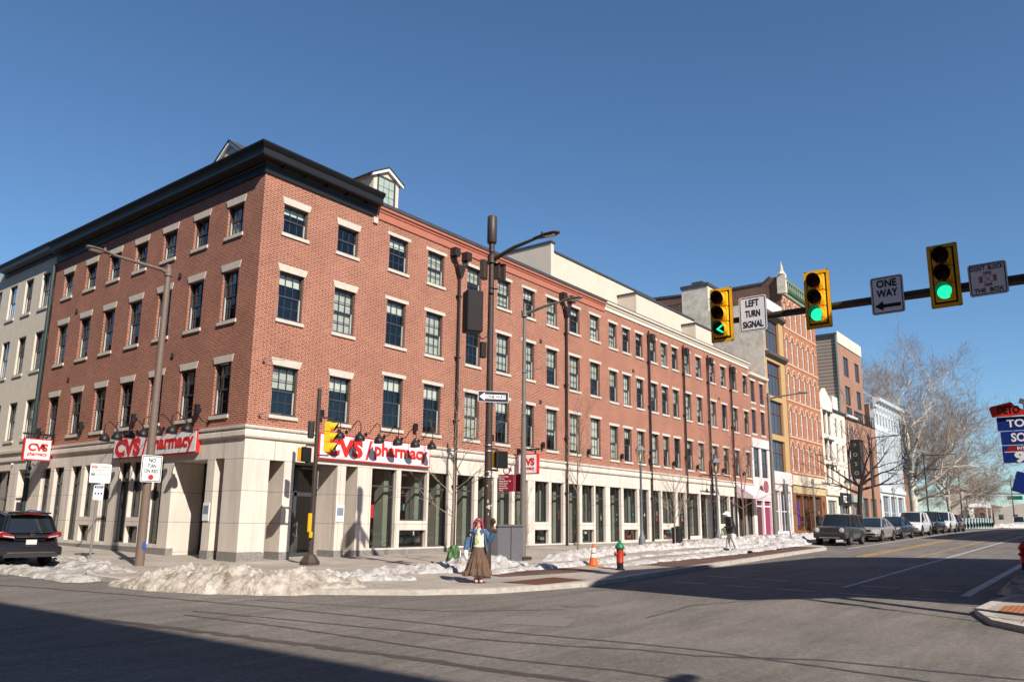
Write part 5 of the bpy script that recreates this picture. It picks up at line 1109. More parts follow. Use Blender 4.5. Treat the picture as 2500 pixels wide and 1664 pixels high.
def car(label,loc,rz,L,Wd,H,kind,pm,face='plain',zf=.0,group=None,name='parked_car',cat='car'):
    t=thing(name,label,cat,loc,rz,group); hw=Wd/2; h=L/2
    if kind=='suv': belt=.98*H/1.7; hood=.98*H/1.7; low=[( -h,.62,.5,.86),(-h+.06,.70,.42,.95),(-h+.35,belt,.30,1),(-h+1,belt+.02,.26,1),(0,belt,.24,1),(h-1.15,hood,.24,1),(h-.5,hood-.05,.26,.99),(h-.12,hood-.16,.36,.93),(h,.60,.46,.84)]
    elif kind=='box': belt=1.0; hood=1.02; low=[(-h,.62,.5,.9),(-h+.05,.9,.42,.97),(-h+.3,belt,.30,1),(0,belt,.28,1),(h-1.0,hood,.28,1),(h-.25,hood-.03,.32,.98),(h-.05,hood-.10,.40,.95),(h,.66,.48,.90)]
    else: belt=.90; hood=.86; low=[(-h,.58,.42,.8),(-h+.08,.80,.34,.93),(-h+.5,belt+.04,.24,.99),(-h+1.1,belt+.02,.2,1),(0,belt,.18,1),(h-1.35,hood,.2,1),(h-.6,hood-.10,.22,.98),(h-.18,hood-.24,.30,.90),(h,.50,.36,.78)]
    g=MB(); R_=[]
    for x,zt,zb,k in low:
        w=hw*k; zm=(zt+zb)/2
        R_.append([(x,y*w,z) for y,z in((0,zb),(.86,zb),(.97,zb+.1),(1,zm),(.985,zt-.12),(.93,zt-.03),(.84,zt),(0,zt+.03),(-.84,zt),(-.93,zt-.03),(-.985,zt-.12),(-1,zm),(-.97,zb+.1),(-.86,zb))])
    loft(g,R_); body=g.build('body',pm,t,smooth=50)
    # greenhouse
    if kind=='suv': cab=[(-h+.12,belt+.0,.02,.78),(-h+.42,H-.13,.02,.70),(-h+.9,H-.02,0,.72),(-.1,H,0,.74),(h-1.95,H-.06,0,.72),(h-1.15,hood+.0,0,.82)]
    elif kind=='box': cab=[(-h+.06,belt,.02,.8),(-h+.2,H-.12,0,.78),(-h+.5,H-.02,0,.78),(0,H,0,.78),(h-1.6,H-.05,0,.76),(h-1.2,hood,0,.84)]
    else: cab=[(-h+.55,belt+.02,0,.74),(-h+1.35,H-.05,0,.62),(-.2,H,0,.66),(h-2.15,H-.06,0,.64),(h-1.2,hood+.01,0,.78)]
    g=MB(); R_=[]
    for x,zt,_,k in cab:
        wb=hw*.9; zb=belt-.05; wt=hw*k if zt>belt+.2 else wb*.95; zz=max(zt,zb+.03)
        R_.append([(x,y,z) for y,z in((0,zb),(wb,zb),(wt,zz-.05),(wt*.9,zz),(0,zz+.02),(-wt*.9,zz),(-wt,zz-.05),(-wb,zb))])
    loft(g,R_); cabin=g.build('cabin_glass',CGL,t,smooth=30)
    g=MB(); top=[c for c in cab if c[1]>belt+.25]; R_=[]
    for x,zt,_,k in top: w=hw*k; R_.append([(x,-w-.01,zt-.05),(x,-w*.9,zt+.015),(x,0,zt+.035),(x,w*.9,zt+.015),(x,w+.01,zt-.05)])
    for a,b in zip(R_,R_[1:]):
        for k in range(4): g.face([a[k],a[k+1],b[k+1],b[k]])
    for s in(-1,1):
        tp=top; c0=cab[0]; c1=cab[-1]
        g.tube([(c0[0]+.02,s*hw*.86,belt),(tp[0][0],s*hw*tp[0][3]*1.0,tp[0][1]-.03)],.055,6)
        g.tube([(c1[0],s*hw*.86,hood),(tp[-1][0],s*hw*tp[-1][3],tp[-1][1]-.04)],.045,6)
        g.tube([(x,s*hw*k,zt-.03) for x,zt,_,k in tp],.035,6)
        for xm in((-.35,) if kind!='sedan' else (-.25,)): g.tube([(xm,s*hw*.9,belt-.02),(xm-.05,s*hw*.76,H-.06)],.035,6)
        if kind!='sedan': g.tube([(-h+1.05,s*hw*.9,belt-.02),(-h+.95,s*hw*.74,H-.06)],.06,6)
    g.build('roof',pm,t,smooth=True,fix=False)
    r=.36 if kind!='sedan' else .33
    for sx in(-1,1):
        for sy in(-1,1):
            x=sx*(h-.88 if sx>0 else h-.92); g=MB(); g.prism([(x+(r+.06)*math.cos(R(a)),r+(r+.06)*math.sin(R(a))) for a in range(0,181,15)],sy*(hw-.25),sy*(hw+.006),lambda u,v,k:(u,k,v)); g.build('wheel_arch',TRIMB,t)
            g=MB(); g.lathe((x,sy*(hw-.20),r),[(r*.6,0),(r*.95,0),(r,.03),(r,.17),(r*.95,.205),(r*.68,.21),(r*.66,.18)],22,(0,sy,0)); w_=g.build('wheel',TYRE,t,smooth=True)
            g=MB(); g.lathe((x,sy*(hw-.01),r),[(r*.64,0),(r*.6,.012),(r*.1,.02),(.0,.02)],10,(0,sy,0)); g.build('rim',RIM,w_)
        g=MB()
    for s in(-1,1):
        g=MB(); g.obox((h-1.45 if kind=='sedan' else h-1.35,s*(hw+.09),belt+.05),(.12,.18,.14)); g.build('side_mirror',pm,t,bevel=.03)
        g=MB(); g.obox((-.3,s*(hw*.985),belt-.2),(.16,.03,.03)); g.obox((.55,s*(hw*.985),belt-.2),(.16,.03,.03)); g.build('door_handle',pm,t)
    z1=hood-.22 if kind!='sedan' else .62
    xf=h-.045
    if face=='slots':
        g=MB(); g.obox((xf,0,z1+.0),(.1,Wd*.52,.2)); g.build('grille',TRIMB,t,bevel=.01); g=MB()
        for k in range(8): g.obox((xf+.04,-.42+k*.12,z1),(.03,.028,.19))
        g.build('grille_bars',pm,t)
        for s in(-1,1):
            g=MB(); g.lathe((xf+.0,s*hw*.72,z1),[(.13,0),(.13,.06),(.10,.075),(0,.08)],18,(1,0,0)); g.build('headlight',HL,t,smooth=True)
        g=MB(); g.obox((xf-.1,-hw*.93,z1+.03),(.15,.05,.1)); g.build('turn_lamp',AMB,t)
        g=MB(); g.obox((h-.02,0,.50),(.16,Wd*.94,.24)); g.build('bumper',TRIMB,t,bevel=.03); g=MB(); g.obox((h+.04,0,.40),(.08,Wd*.6,.05)); g.build('skid_bar',GALV,t)
    else:
        g=MB(); g.prism([(-.42*hw,z1-.08),(.42*hw,z1-.08),(.5*hw,z1+.07),(-.5*hw,z1+.07)],xf-.05,xf+.012,lambda u,v,k:(k,u,v)); g.build('grille',TRIMB,t); g=MB(); g.obox((xf+.02,0,z1),(.02,.12,.09)); g.build('badge',CHR,t,bevel=.01)
        for s in(-1,1):
            g=MB(); g.prism([(.52*hw,z1-.06),(.86*hw,z1-.02),(.95*hw,z1+.12),(.62*hw,z1+.07)],xf-.28,xf-.0,lambda u,v,k:(k-(u/hw-.5)*.35 if True else k,s*u,v)); g.build('headlight',HL,t)
            g=MB(); g.obox((xf-.05,s*hw*.70,z1-.27),(.1,.2,.07)); g.build('fog_lamp',HL,t,bevel=.01)
        g=MB(); g.prism([(-.5*hw,.28),(.5*hw,.28),(.6*hw,z1-.22),(-.6*hw,z1-.22)],xf-.05,xf+.02,lambda u,v,k:(k,u,v)); g.build('lower_intake',TRIMB,t)
    g=MB(); g.obox((h+.03,0,.46),(.02,.31,.15)); g.build('number_plate',PLATE,t)
    for s in(-1,1):
        g=MB(); g.obox((-h+.12,s*hw*.84,belt-.17),(.22,.22,.2)); g.build('tail_lamp',TLR,t,bevel=.03)
    g=MB(); g.obox((h-1.75 if kind=='suv' else h-1.65,-.3,belt+.16),(.02,.35,.10),Matrix.Rotation(R(-35),3,'Y')); g.build('windscreen_reflection',PLATE,t) if False else None
    # wiper line/cowl
    g=MB(); g.tube([(h-1.22,.5,hood+.05),(h-1.3,-.1,hood+.08)],.012,5); g.build('wiper',TRIMB,t)
    return t
c0=dict(group='cars parked along the right hand kerb')
def pk(x,y): return (x,y,rz_(x,y)+.0)
PA=paint('dusty grey green paint',(.022,.026,.026),.3,.2,.25)
car('dusty dark grey boxy four wheel drive with slotted grille, first in the parked row',pk(31.2,-11.3),R(180),4.2,1.80,1.68,'box',PA,'slots',**c0)
car('dusty silver beige sedan parked right behind the boxy car',pk(37.4,-11.55),R(180),4.7,1.80,1.42,'sedan',paint('silver beige paint',(.42,.38,.34),.28,.4,.15),**c0)
car('dark grey sedan with bright fog trim, third in the parked row',pk(42.7,-11.6),R(180),4.6,1.80,1.42,'sedan',paint('dark blue grey paint',(.03,.035,.05),.25,.3,.12),**c0)
car('white sport utility vehicle parked fourth, behind the dark sedan',pk(48.6,-11.65),R(180),4.6,1.84,1.70,'suv',paint('white pearl paint',(.66,.66,.68),.25,.05,.06),**c0)
car('dark blue sport utility vehicle between two white ones',pk(54.0,-11.7),R(180),4.6,1.84,1.70,'suv',paint('navy paint',(.01,.014,.03),.2,.2,.05),**c0)
car('white sport utility vehicle parked sixth, ahead of the dark red car',pk(59.3,-11.75),R(180),4.6,1.84,1.68,'suv',paint('white pearl paint',(.5,.5,.5)),**c0)
car('small dark red car last in the parked row by the bike docks',pk(64.2,-11.7),R(180),4.1,1.74,1.45,'sedan',paint('dark red paint',(.10,.01,.015),.3,.2,.2),**c0)
car('white van far away at the road end',(150,-9,gz(150,-9)-.1),R(180),5,1.95,2.0,'box',paint('white pearl paint',(.5,.5,.5)),name='parked_van',cat='van')
# black SUV seen from behind, left edge
t=car('glossy black sport utility vehicle seen from behind, cut by the left edge',(-5.32,5.45,rz_(-5.3,5.4)),R(90),4.62,1.84,1.70,'suv',paint('black paint',(.008,.008,.012),.12,.0,.03))
h=2.31
for c in list(t.children):
    if c.name.startswith('tail_lamp'): bpy.data.objects.remove(c)
g=MB(); g.prism([(-.68,1.04),(.68,1.04),(.56,1.48),(-.56,1.48)],-h+.10,-h+.14,lambda u,v,k:(k+(v-1.04)*.5-.04,u,v)); g.build('rear_window',CGL,t)
for s in(-1,1):
    g=MB(); g.prism([(.46,.86),(.915,.92),(.915,1.06),(.80,1.09),(.50,.97)],-h-.02,-h+.20,lambda u,v,k:(k+max(0,(u-.6))*.25,s*u,v)); o=g.build('tail_lamp',TLR,t,bevel=.02)
    g=MB(); g.prism([(.50,.89),(.80,.94),(.80,.97),(.50,.925)],-h-.03,-h-.018,lambda u,v,k:(k+max(0,(u-.6))*.25,s*u,v)); g.build('lamp_strip',HL,o)
    g=MB(); g.obox((-h+.05,s*.80,.47),(.06,.16,.10)); g.build('reflector',TLR,t)
    g=MB(); g.tube([(-h+.9,s*.66,1.70),(-.2,s*.68,1.76),(h-2.0,s*.66,1.69)],.025,6); g.build('roof_rail',CHR,t)
g=MB(); g.obox((-h+.35,0,1.66),(.34,1.15,.05)); g.cur=1; g.obox((-h+.17,0,1.645),(.02,.5,.03)); g.build('spoiler',[MATS['black paint'],TLR],t,bevel=.01)
g=MB(); g.prism([(-.92,.34),(.92,.34),(.92,.60),(.75,.66),(-.75,.66),(-.92,.60)],-h-.10,-h+.3,lambda u,v,k:(k,u,v)); g.build('rear_bumper',MATS['black paint'],t,bevel=.04)
g=MB(); g.prism([(-.8,.30),(.8,.30),(.75,.42),(-.75,.42)],-h-.12,-h-.095,lambda u,v,k:(k,u,v)); g.cur=1; g.prism([(-.7,.43),(.7,.43),(.68,.455),(-.68,.455)],-h-.13,-h-.10,lambda u,v,k:(k,u,v)); g.build('skid_plate',[mat('grey bumper trim',(.03,.03,.03),.5),CHR],t)
g=MB(); g.obox((-h-.03,0,.92),(.03,.92,.03)); g.build('chrome_strip',CHR,t)
g=MB(); 
a=g.ring((-h-.045,0,1.01),(1,0,0),.065,20); b=g.ring((-h-.045,0,1.01),(1,0,0),.048,20); g.bridge(a,b,20); g.box(-h-.05,-.075,1.0,-h-.04,.075,1.02); g.build('badge',CHR,t)
g=MB(); g.obox((-h-.035,0,.76),(.02,.31,.15)); o=g.build('number_plate',PLATE,t); text('KZF 4417',.07,frame_m((-h-.05,0,.76),(0,-1,0)),o,GREEN) if False else None
g=MB(); g.tube([(-h+.02,.1,1.06),(-h+.08,-.3,1.12)],.012,5); g.build('rear_wiper',TRIMB,t)
# ------------------------------------------------------------------ people
def solid(g,voxel=.012,name='body',m=None,parent=None,smooth_it=3):
    o=g.build(name,m,parent,fix=False)
    r=o.modifiers.new('r','REMESH'); r.mode='VOXEL'; r.voxel_size=voxel; s=o.modifiers.new('s','SMOOTH'); s.iterations=smooth_it; s.factor=.5
    bpy.context.view_layer.update(); me=bpy.data.meshes.new_from_object(o.evaluated_get(bpy.context.evaluated_depsgraph_get()))
    o.modifiers.clear(); o.data=me; me.name=name
    me.polygons.foreach_set('use_smooth',[True]*len(me.polygons)); return o
def ell(g,c,r,n=12,M=None):
    k0=len(g.v); pr=None
    for i in range(n+1):
        a=-math.pi/2+math.pi*i/n; z=math.sin(a); q=max(math.cos(a),.001); k=g.ring((0,0,z),(0,0,1),q,n+4)
        if pr is not None: g.bridge(pr,k,n+4)
        else: g.cap(k,n+4,True)
        pr=k
    g.cap(pr,n+4)
    for i in range(k0,len(g.v)):
        v=Vector(g.v[i]); v=Vector((v.x*r[0],v.y*r[1],v.z*r[2])); g.v[i]=tuple((M@v if M else v)+Vector(c))
def hand(g,w,d,s=1,curl=.5,th=1,side=Vector((1,0,0))):
    """palm and five fingers from wrist w along d; side = across the palm"""
    w=Vector(w); d=Vector(d).normalized(); side=(side-d*side.dot(d)).normalized(); nrm=d.cross(side)
    ell(g,w+d*.05*s,(.04*s,.045*s,.02*s),8,Matrix((side,d,nrm)).transposed())
    for i,(o_,ln) in enumerate(((-.03,.062),(-.010,.075),(.010,.07),(.03,.055))):
        p=w+d*.085*s+side*o_*s; q=p+(d+nrm*curl*.5).normalized()*ln*.5*s; e=q+(d+nrm*curl*1.6).normalized()*ln*.5*s; g.tube([p,q,e],[.0095*s,.0088*s,.007*s],7)
    p=w+d*.03*s-side*.035*s*th; g.tube([p,p+(d-side*th*.8).normalized()*.035*s,p+(d*1.2-side*th*.4).normalized()*.06*s],[.012*s,.0105*s,.008*s],7)
def head(g,c,face,r=.105):
    """head with brow, nose, lips, chin and ears; face = unit vector"""
    f=Vector(face).normalized(); s=f.cross(Vector((0,0,1))).normalized(); u=s.cross(f); M=Matrix((s,f,u)).transposed(); c=Vector(c)
    P=lambda a,b,d:c+s*a+f*b+u*d
    ell(g,P(0,-.01,.02),(.078,.098,.105),12,M); ell(g,P(0,.025,-.055),(.058,.062,.065),10,M); ell(g,P(0,.055,-.10),(.028,.028,.02),8,M)
    g.tube([P(0,.082,.015),P(0,.105,-.022),P(0,.095,-.035)],[.008,.015,.012],8); ell(g,P(0,.083,.03),(.05,.012,.01),8,M)
    ell(g,P(0,.085,-.062),(.024,.010,.006),8,M); ell(g,P(0,.083,-.072),(.020,.010,.006),8,M)
    for q in(-1,1): ell(g,P(q*.08,-.01,-.01),(.012,.02,.032),8,M)
    return P
SKIN=mat('fair skin',(.62,.34,.25),.5,var=.06,scale=8); HAIR=mat('magenta pink hair',(.27,.03,.085),.5,var=.35,scale=25,stretch=(1,1,.2))
DENIM=mat('blue denim',(.055,.12,.22),.85,var=.35,scale=14,bump=.4,bscale=120); SKIRT=mat('brown tiered corduroy',(.125,.075,.05),.9,var=.25,scale=10,stretch=(3,3,.4)); TOP=mat('cream and yellow knit top',(.66,.60,.48),.8,var=.14,scale=12)
PINK=mat('pale pink sneakers',(.72,.42,.42),.6,var=.06); WOOL=mat('white cuff',(.75,.70,.64),.8,var=.08); FUR=mat('dark brown fur',(.06,.03,.02),.95,var=.5,scale=60)
t=thing('person','woman with pink hair, denim jacket and long brown skirt waving from the street corner','person',(.52,-10.42,gz(.52,-10.42)+.005),R(-50))
g=MB()
g.tube([(0,0,.80),(0,0,.92),(0,0,1.04),(0,-.01,1.18),(0,0,1.32),(0,0,1.40)],[.11,.115,.10,.115,.12,.07],14)
g.tube([(-.17,0,1.35),(0,0,1.38),(.17,0,1.35)],[.055,.07,.055],10); g.tube([(0,0,1.38),(0,-.01,1.50)],[.05,.045],10)
P=head(g,(-.02,-.02,1.565),(-.12,-1,.05))
g.tube([(-.17,0,1.35),(-.28,.02,1.08),(-.32,-.06,.84)],[.052,.042,.03],10); hand(g,(-.325,-.07,.83),(-.05,-.15,-1),1,.5,1,Vector((0,1,0)))
g.tube([(.17,0,1.35),(.29,-.06,1.10),(.42,-.16,1.38)],[.052,.042,.03],10); hand(g,(.425,-.165,1.39),(-.15,-.1,1),1,.8,1,Vector((1,0,0)))
for s in(-1,1): g.tube([(s*.08,0,.85),(s*.075,0,.48),(s*.06,.0,.09)],[.085,.06,.04],10); ell(g,(s*.06,-.05,.045),(.04,.10,.04),8)
solid(g,.011,'body',SKIN,t)
g=MB()
for s,x in((-1,-.055),(1,.075)): ell(g,(x,-.06,.05),(.052,.135,.052),10); g.tube([(x,.0,.03),(x,.0,.22)],[.06,.055],10)
solid(g,.012,'shoes',PINK,t)
g=MB()  # flared tiered skirt with pleats
def sk(u,v):
    a=2*math.pi*u; z=1.03-.84*v; fl=.14+.165*v**1.05+(.025 if v>.45 else 0)*min(1,(v-.45)*8)+(.03 if v>.8 else 0)*min(1,(v-.8)*12)
    pl=1+.11*v*math.sin(a*15+2*math.sin(3*a+v*3))+.05*v*math.sin(a*31+v*5)
    return (-.03*v+fl*pl*1.0*math.cos(a),fl*pl*(.74+.24*(1-v))*math.sin(a),z+.02*math.sin(a*3)*v)
g.grid(sk,120,26); o=g.build('skirt',SKIRT,t,smooth=60)
g=MB(); g.tube([(0,0,.93),(0,-.005,1.05),(0,-.012,1.18),(0,-.005,1.30),(0,0,1.365),(0,0,1.40)],[.165,.15,.155,.148,.10,.06],20); o=solid(g,.012,'knit_top',TOP,t)
g=MB(); g.prism([(-.10,1.02),(.02,1.02),(-.02,1.30),(-.09,1.28)],-.158,-.15,lambda u,v,k:(u,k,v)); g.build('top_print',mat('lime green print',(.38,.42,.16),.8,var=.3,scale=20),o)
g=MB()
def jk(side):
    def f(u,v):
        z=1.40-.60*v; a=R(88)+R(135-12*v)*u if side<0 else R(92)-R(138-12*v)*u
        rx=.195+.06*v-.07*max(0,.12-v)*8*.6; ry=.155+.035*v-.06*max(0,.12-v)*5
        wob=1+.03*math.sin(v*22+u*6)
        op=.05*(1-u) if False else 0
        return (rx*wob*math.cos(a)*1.0,ry*wob*math.sin(a)+(-.03*v if u>.9 else 0),z)
    return f
g.grid(jk(-1),14,16); g.grid(jk(1),14,16)
o=g.build('denim_jacket',DENIM,t,smooth=70,fix=True); md=o.modifiers.new('solid','SOLIDIFY'); md.thickness=.018
g=MB(); g.tube([(-.15,0,1.37),(-.20,.0,1.33),(-.25,.01,1.2),(-.30,.02,1.07),(-.325,-.03,.95),(-.34,-.06,.87)],[.06,.085,.078,.085,.078,.068],14); g.tube([(-.34,-.06,.90),(-.345,-.065,.87)],[.08,.075],12); o=g.build('sleeve',DENIM,t,smooth=True)
g=MB(); g.tube([(.15,0,1.37),(.20,.0,1.33),(.25,-.03,1.2),(.30,-.065,1.10),(.35,-.10,1.2),(.41,-.155,1.34)],[.06,.085,.08,.092,.078,.062],14); o=g.build('sleeve',DENIM,t,smooth=True)
g=MB(); g.tube([(-.34,-.06,.88),(-.35,-.07,.80),(-.34,-.08,.70),(-.31,-.08,.62)],[.05,.06,.062,.035],10); g.build('white_lace_cuff',WOOL,t,smooth=True)
g=MB(); g.tube([(.405,-.15,1.33),(.43,-.17,1.38)],[.066,.064],12); g.build('dark_cuff',FUR,t,smooth=True)
for s in(-1,1): 
    g=MB(); g.prism([(s*.03,1.39),(s*.13,1.41),(s*.12,1.30),(s*.06,1.24)],-.165,-.15,lambda u,v,k:(u,k,v)); g.build('collar',DENIM,t)
g=MB(); r3=random.Random(2)
c=Vector((-.02,-.02,1.565))
ell(g,c+Vector((0,.035,.03)),(.112,.095,.112),12)
for k in range(60):
    a=r3.uniform(-.35*math.pi,1.35*math.pi); x0=.092*math.cos(a); y0=.08*math.sin(a)+.01; ln=r3.uniform(.12,.26) if y0>-.04 else r3.uniform(.02,.05)
    p0=c+Vector((x0,y0,.06)); sw=Vector((math.cos(a)*.05,math.sin(a)*.03,0)); g.tube([p0,p0+sw*.6+Vector((r3.uniform(-.01,.01),0,-ln*.45)),p0+sw*1.0+Vector((r3.uniform(-.03,.03),r3.uniform(-.02,.02),-ln))],[.022,.022,.008],6)
for k in range(9): a=R(200+k*17); p0=c+Vector((.07*math.cos(a),.08*math.sin(a),.09)); g.tube([p0,p0+Vector((math.cos(a)*.012,-.014,-.03)),p0+Vector((math.cos(a)*.014,-.012,-.055))],[.018,.016,.006],6)
g.build('hair',HAIR,t,smooth=60,fix=False)
g=MB()
for s in(-1,1):
    cc=P(s*.032,.098,.0); ring=[cc+Vector((.026*math.cos(R(a)),0,.022*math.sin(R(a)))) for a in range(0,361,30)]; g.tube(ring,.003,5,caps=False)
    g.tube([P(s*.058,.092,.0),P(s*.078,.0,.005)],.003,5)
g.build('glasses',BLACK,t)
g=MB()
for s in(-1,1): ell(g,P(s*.030,.083,.002),(.011,.006,.006),6)
g.build('eyes',mat('dark eyes',(.03,.02,.02),.2,var=0),t)
# fluffy thing held up
s=thing('fluffy_toy','dark fluffy thing with a pale end held up in the waving hand','toy',(.52,-10.42,gz(.52,-10.42)),R(-50))
g=MB(); r3=random.Random(9)
for k in range(170):
    a=r3.uniform(0,6.28); b=r3.uniform(-1.4,1.4); d=Vector((math.cos(a)*math.cos(b),math.sin(a)*math.cos(b),math.sin(b))); p=Vector((.37,-.2,1.60))+Vector((d.x*.05,d.y*.05,d.z*.07)); g.tube([p,p+d*.035],[.008,.002],4)
ell(g,(.37,-.2,1.60),(.055,.055,.075)); g.build('fur_body',FUR,s); g=MB(); ell(g,(.41,-.19,1.505),(.035,.035,.05)); g.build('pale_end',WOOL,s,smooth=True)
# man in hood
PANT=mat('white trousers',(.62,.58,.54),.85,var=.1,scale=8,bump=.3,bscale=14); PUF=mat('black puffer jacket',(.014,.014,.016),.5,var=.3,scale=10); 
t=thing('person','person in white hood, black puffer jacket and white trousers stooping on the snowy sidewalk','person',(18.9,-9.9,gz(18.9,-9.9)+.01),R(-142))
g=MB(); g.tube([(0,.05,.92),(0,.04,1.1),(0,-.02,1.3),(0,-.08,1.42)],[.14,.14,.15,.07],12); g.tube([(0,-.08,1.42),(0,-.15,1.52)],.05,8); head(g,(0,-.19,1.59),(0,-1,-.5))
for s in(-1,1):
    g.tube([(s*.17,-.05,1.36),(s*.22,-.02,1.1),(s*.16,-.22,.98)],[.05,.042,.03],8); hand(g,(s*.16,-.23,.98),(-s*.2,-1,-.1),1,.6,1,Vector((0,0,1)))
    g.tube([(s*.09,.04,.92),(s*.1,-.02+s*.08,.50),(s*.1,.04+s*.16,.09)],[.09,.065,.045],8); ell(g,(s*.1,-.03+s*.16,.05),(.045,.12,.045),8)
solid(g,.014,'body',SKIN,t)
g=MB()
for s in(-1,1): g.tube([(s*.08,.05,1.0),(s*.1,.04,.85),(s*.105,-.02+s*.08,.50),(s*.105,.03+s*.15,.2),(s*.105,.04+s*.16,.09)],[.12,.12,.095,.085,.095],12)
solid(g,.014,'trousers',PANT,t)
g=MB()
for s in(-1,1): ell(g,(s*.105,-.04+s*.16,.055),(.055,.15,.055),8)
g.build('shoes',mat('dark shoes',(.03,.03,.035),.6),t,smooth=True)
g=MB()
for k in range(8): z=.82+k*.092; y=.06-.018*k; ell(g,(0,y,z),(.29-.012*abs(k-3),.26-.01*k,.08),12)
for s in(-1,1):
    for k in range(4): ell(g,(s*(.2+.012*k),-.03+.0*k,1.36-.09*k),(.085,.09,.07),10)
    for k in range(3): ell(g,(s*(.215-.02*k),-.06-.07*k,1.05-.02*k),(.075,.07,.075),10)
solid(g,.014,'puffer_jacket',PUF,t,smooth_it=2)
g=MB(); ell(g,(0,-.15,1.64),(.115,.13,.125),12); g.tube([(0,-.05,1.46),(0,-.11,1.54)],[.12,.11],12); g.prism([(-.12,1.62),(.12,1.62),(.10,1.68),(-.10,1.68)],-.34,-.2,lambda u,v,k:(u,k,v-.02)); solid(g,.014,'white_hood',WOOL,t)
# dark passer-by
t=thing('person','person in dark clothes walking before the brown wooden storefront, partly behind the boxy car','person',(43.7,-6.42,gz(43.7,-6.42)),R(-80))
g=MB(); g.tube([(0,0,.9),(0,0,1.1),(0,0,1.35),(0,0,1.44)],[.13,.12,.13,.06],10); g.tube([(0,0,1.42),(0,-.02,1.54)],.05,8); head(g,(0,-.03,1.62),(0,-1,0))
for s in(-1,1):
    g.tube([(s*.17,0,1.4),(s*.22,.02,1.15),(s*.22,-.05,.92)],[.05,.04,.03],8); hand(g,(s*.22,-.05,.91),(0,-.1,-1)); g.tube([(s*.09,0,.9),(s*.1,0,.5),(s*.1,s*.1,.08)],[.085,.06,.045],8); ell(g,(s*.1,-.05+s*.1,.05),(.045,.12,.045),8)
solid(g,.015,'body',mat('medium skin',(.28,.14,.09),.6),t)
g=MB(); g.tube([(0,0,.85),(0,0,1.1),(0,0,1.38),(0,0,1.46)],[.20,.18,.19,.09],12)
for s in(-1,1): g.tube([(s*.15,0,1.40),(s*.23,.02,1.15),(s*.225,-.05,.95)],[.08,.075,.06],10); g.tube([(s*.09,0,.95),(s*.1,0,.5),(s*.1,s*.1,.1)],[.12,.085,.075],10)
solid(g,.016,'dark_clothes',PUF,t)

# ------------------------------------------------------------------ trees
def tree(name,label,loc,trunk,m1,m2,seed,levels,L0,r0,spread=.5,ratio=.72,nkids=(3,5),segs=4,up_=.25,bend=.25,twigr=.006,lean=(0,0,1),group=None,kids0=None,minz=0,cat='bare tree',wide=1.):
    t=thing(name,label,cat,loc,0,group); r=random.Random(seed); A_=MB(); Bm=MB()
    def br(p,d,L,rad,lv):
        mb_=A_ if lv>=levels-1-(3 if levels>5 else 1 if levels>4 else 0) else Bm
        pts=[p]; rs=[rad]; q=p; dd=d; n=segs if lv>1 else 3
        for i in range(n):
            dd=(dd+Vector((r.gauss(0,bend*.5),r.gauss(0,bend*.5),r.gauss(0,bend*.3)+up_*.15))).normalized(); q=q+dd*L/n; pts.append(q); rs.append(max(rad*(1-.62*(i+1)/n),twigr*.6))
        mb_.tube(pts,rs,9 if rad>.08 else 6 if rad>.03 else 3,caps=False)
        if lv==0: return
        k=r.randint(*nkids) if not(kids0 and lv==levels-1) else kids0
        for j in range(k):
            f=r.uniform(.3,1) if j>0 else 1.; f=max(f,.45) if lv==levels-1 else f; i=min(int(f*n),n-1); w=f*n-i; s=pts[i].lerp(pts[i+1],w)
            a=r.uniform(0,6.28); side=dd.orthogonal().normalized(); side=Matrix.Rotation(a,3,dd)@side; ang=spread*r.uniform(.55,1.25) if j>0 else spread*.4*r.random()
            nd=(dd*math.cos(ang)+side*math.sin(ang)); nd=Vector((nd.x*wide,nd.y*wide,nd.z+up_*.2)).normalized()
            br(s,nd,L*ratio*r.uniform(.75,1.2),max(rs[i]*(.62 if j else .85),twigr),lv-1)
    tp=[Vector(q) for q in trunk[0]]; A_.tube(tp,trunk[1],12,caps=False)
    for q,d in trunk[2]: br(Vector(q),Vector(d).normalized(),L0*r.uniform(.85,1.15),r0,levels-1)
    A_.build('trunk',m1,t,smooth=60,fix=False); Bm.build('crown',m2,t,fix=False); return t
TB=mat('young tree bark',(.20,.155,.115),.85,var=.3,scale=12); TW=mat('light tan twigs',(.30,.24,.185),.85,var=.2)
DB=mat('dark wet bark',(.022,.017,.015),.85,var=.3,scale=8); SYB=mat('sycamore bark',(.52,.47,.39),.85,var=.35,scale=1.3); SYT=mat('sycamore twigs',(.29,.22,.175),.9,var=.25,scale=.4)
def whorl(z0,z1,n,seed,ang=.5,L=1):
    r=random.Random(seed); out=[]
    for k in range(n): a=k*2.4+r.random()*.6; out.append(((0.0,0,z0+(z1-z0)*k/(n-1)),(math.cos(a)*ang,math.sin(a)*ang,1)))
    return out
tree('street_tree','bare young street tree growing from a green watering bag beside the waving woman',(4.7,-5.65,gz(4.7,-5.65)),([(0,0,0),(.02,0,.9),(.05,0,1.8),(.08,.02,2.6),(.10,.05,3.6),(.12,.05,4.6),(.16,.05,5.4)],[.06,.055,.05,.042,.03,.018,.006],[((.07,.02,2.3),(-.7,.5,.9)),((.08,.02,2.5),(.7,-.5,.9)),((.09,.02,2.8),(-.6,.1,1)),((.09,.03,3.1),(.5,-.2,1.2)),((.1,.05,3.4),(-.3,-.4,1)),((.11,.05,3.8),(.3,.3,1)),((.05,.0,1.6),(-.9,.3,.55)),((.12,.05,4.3),(-.1,-.3,1)),((.08,.02,2.4),(.35,-.9,.5))]),TB,TW,21,3,1.35,.022,spread=.55,nkids=(4,6),bend=.3,up_=.1,twigr=.004)
sap=([(0,0,0),(0.02,0,1.4),(-.02,0,2.6),(0,0,3.8),(.02,0,5.0),(.0,0,5.9)],[.05,.045,.036,.025,.014,.004])
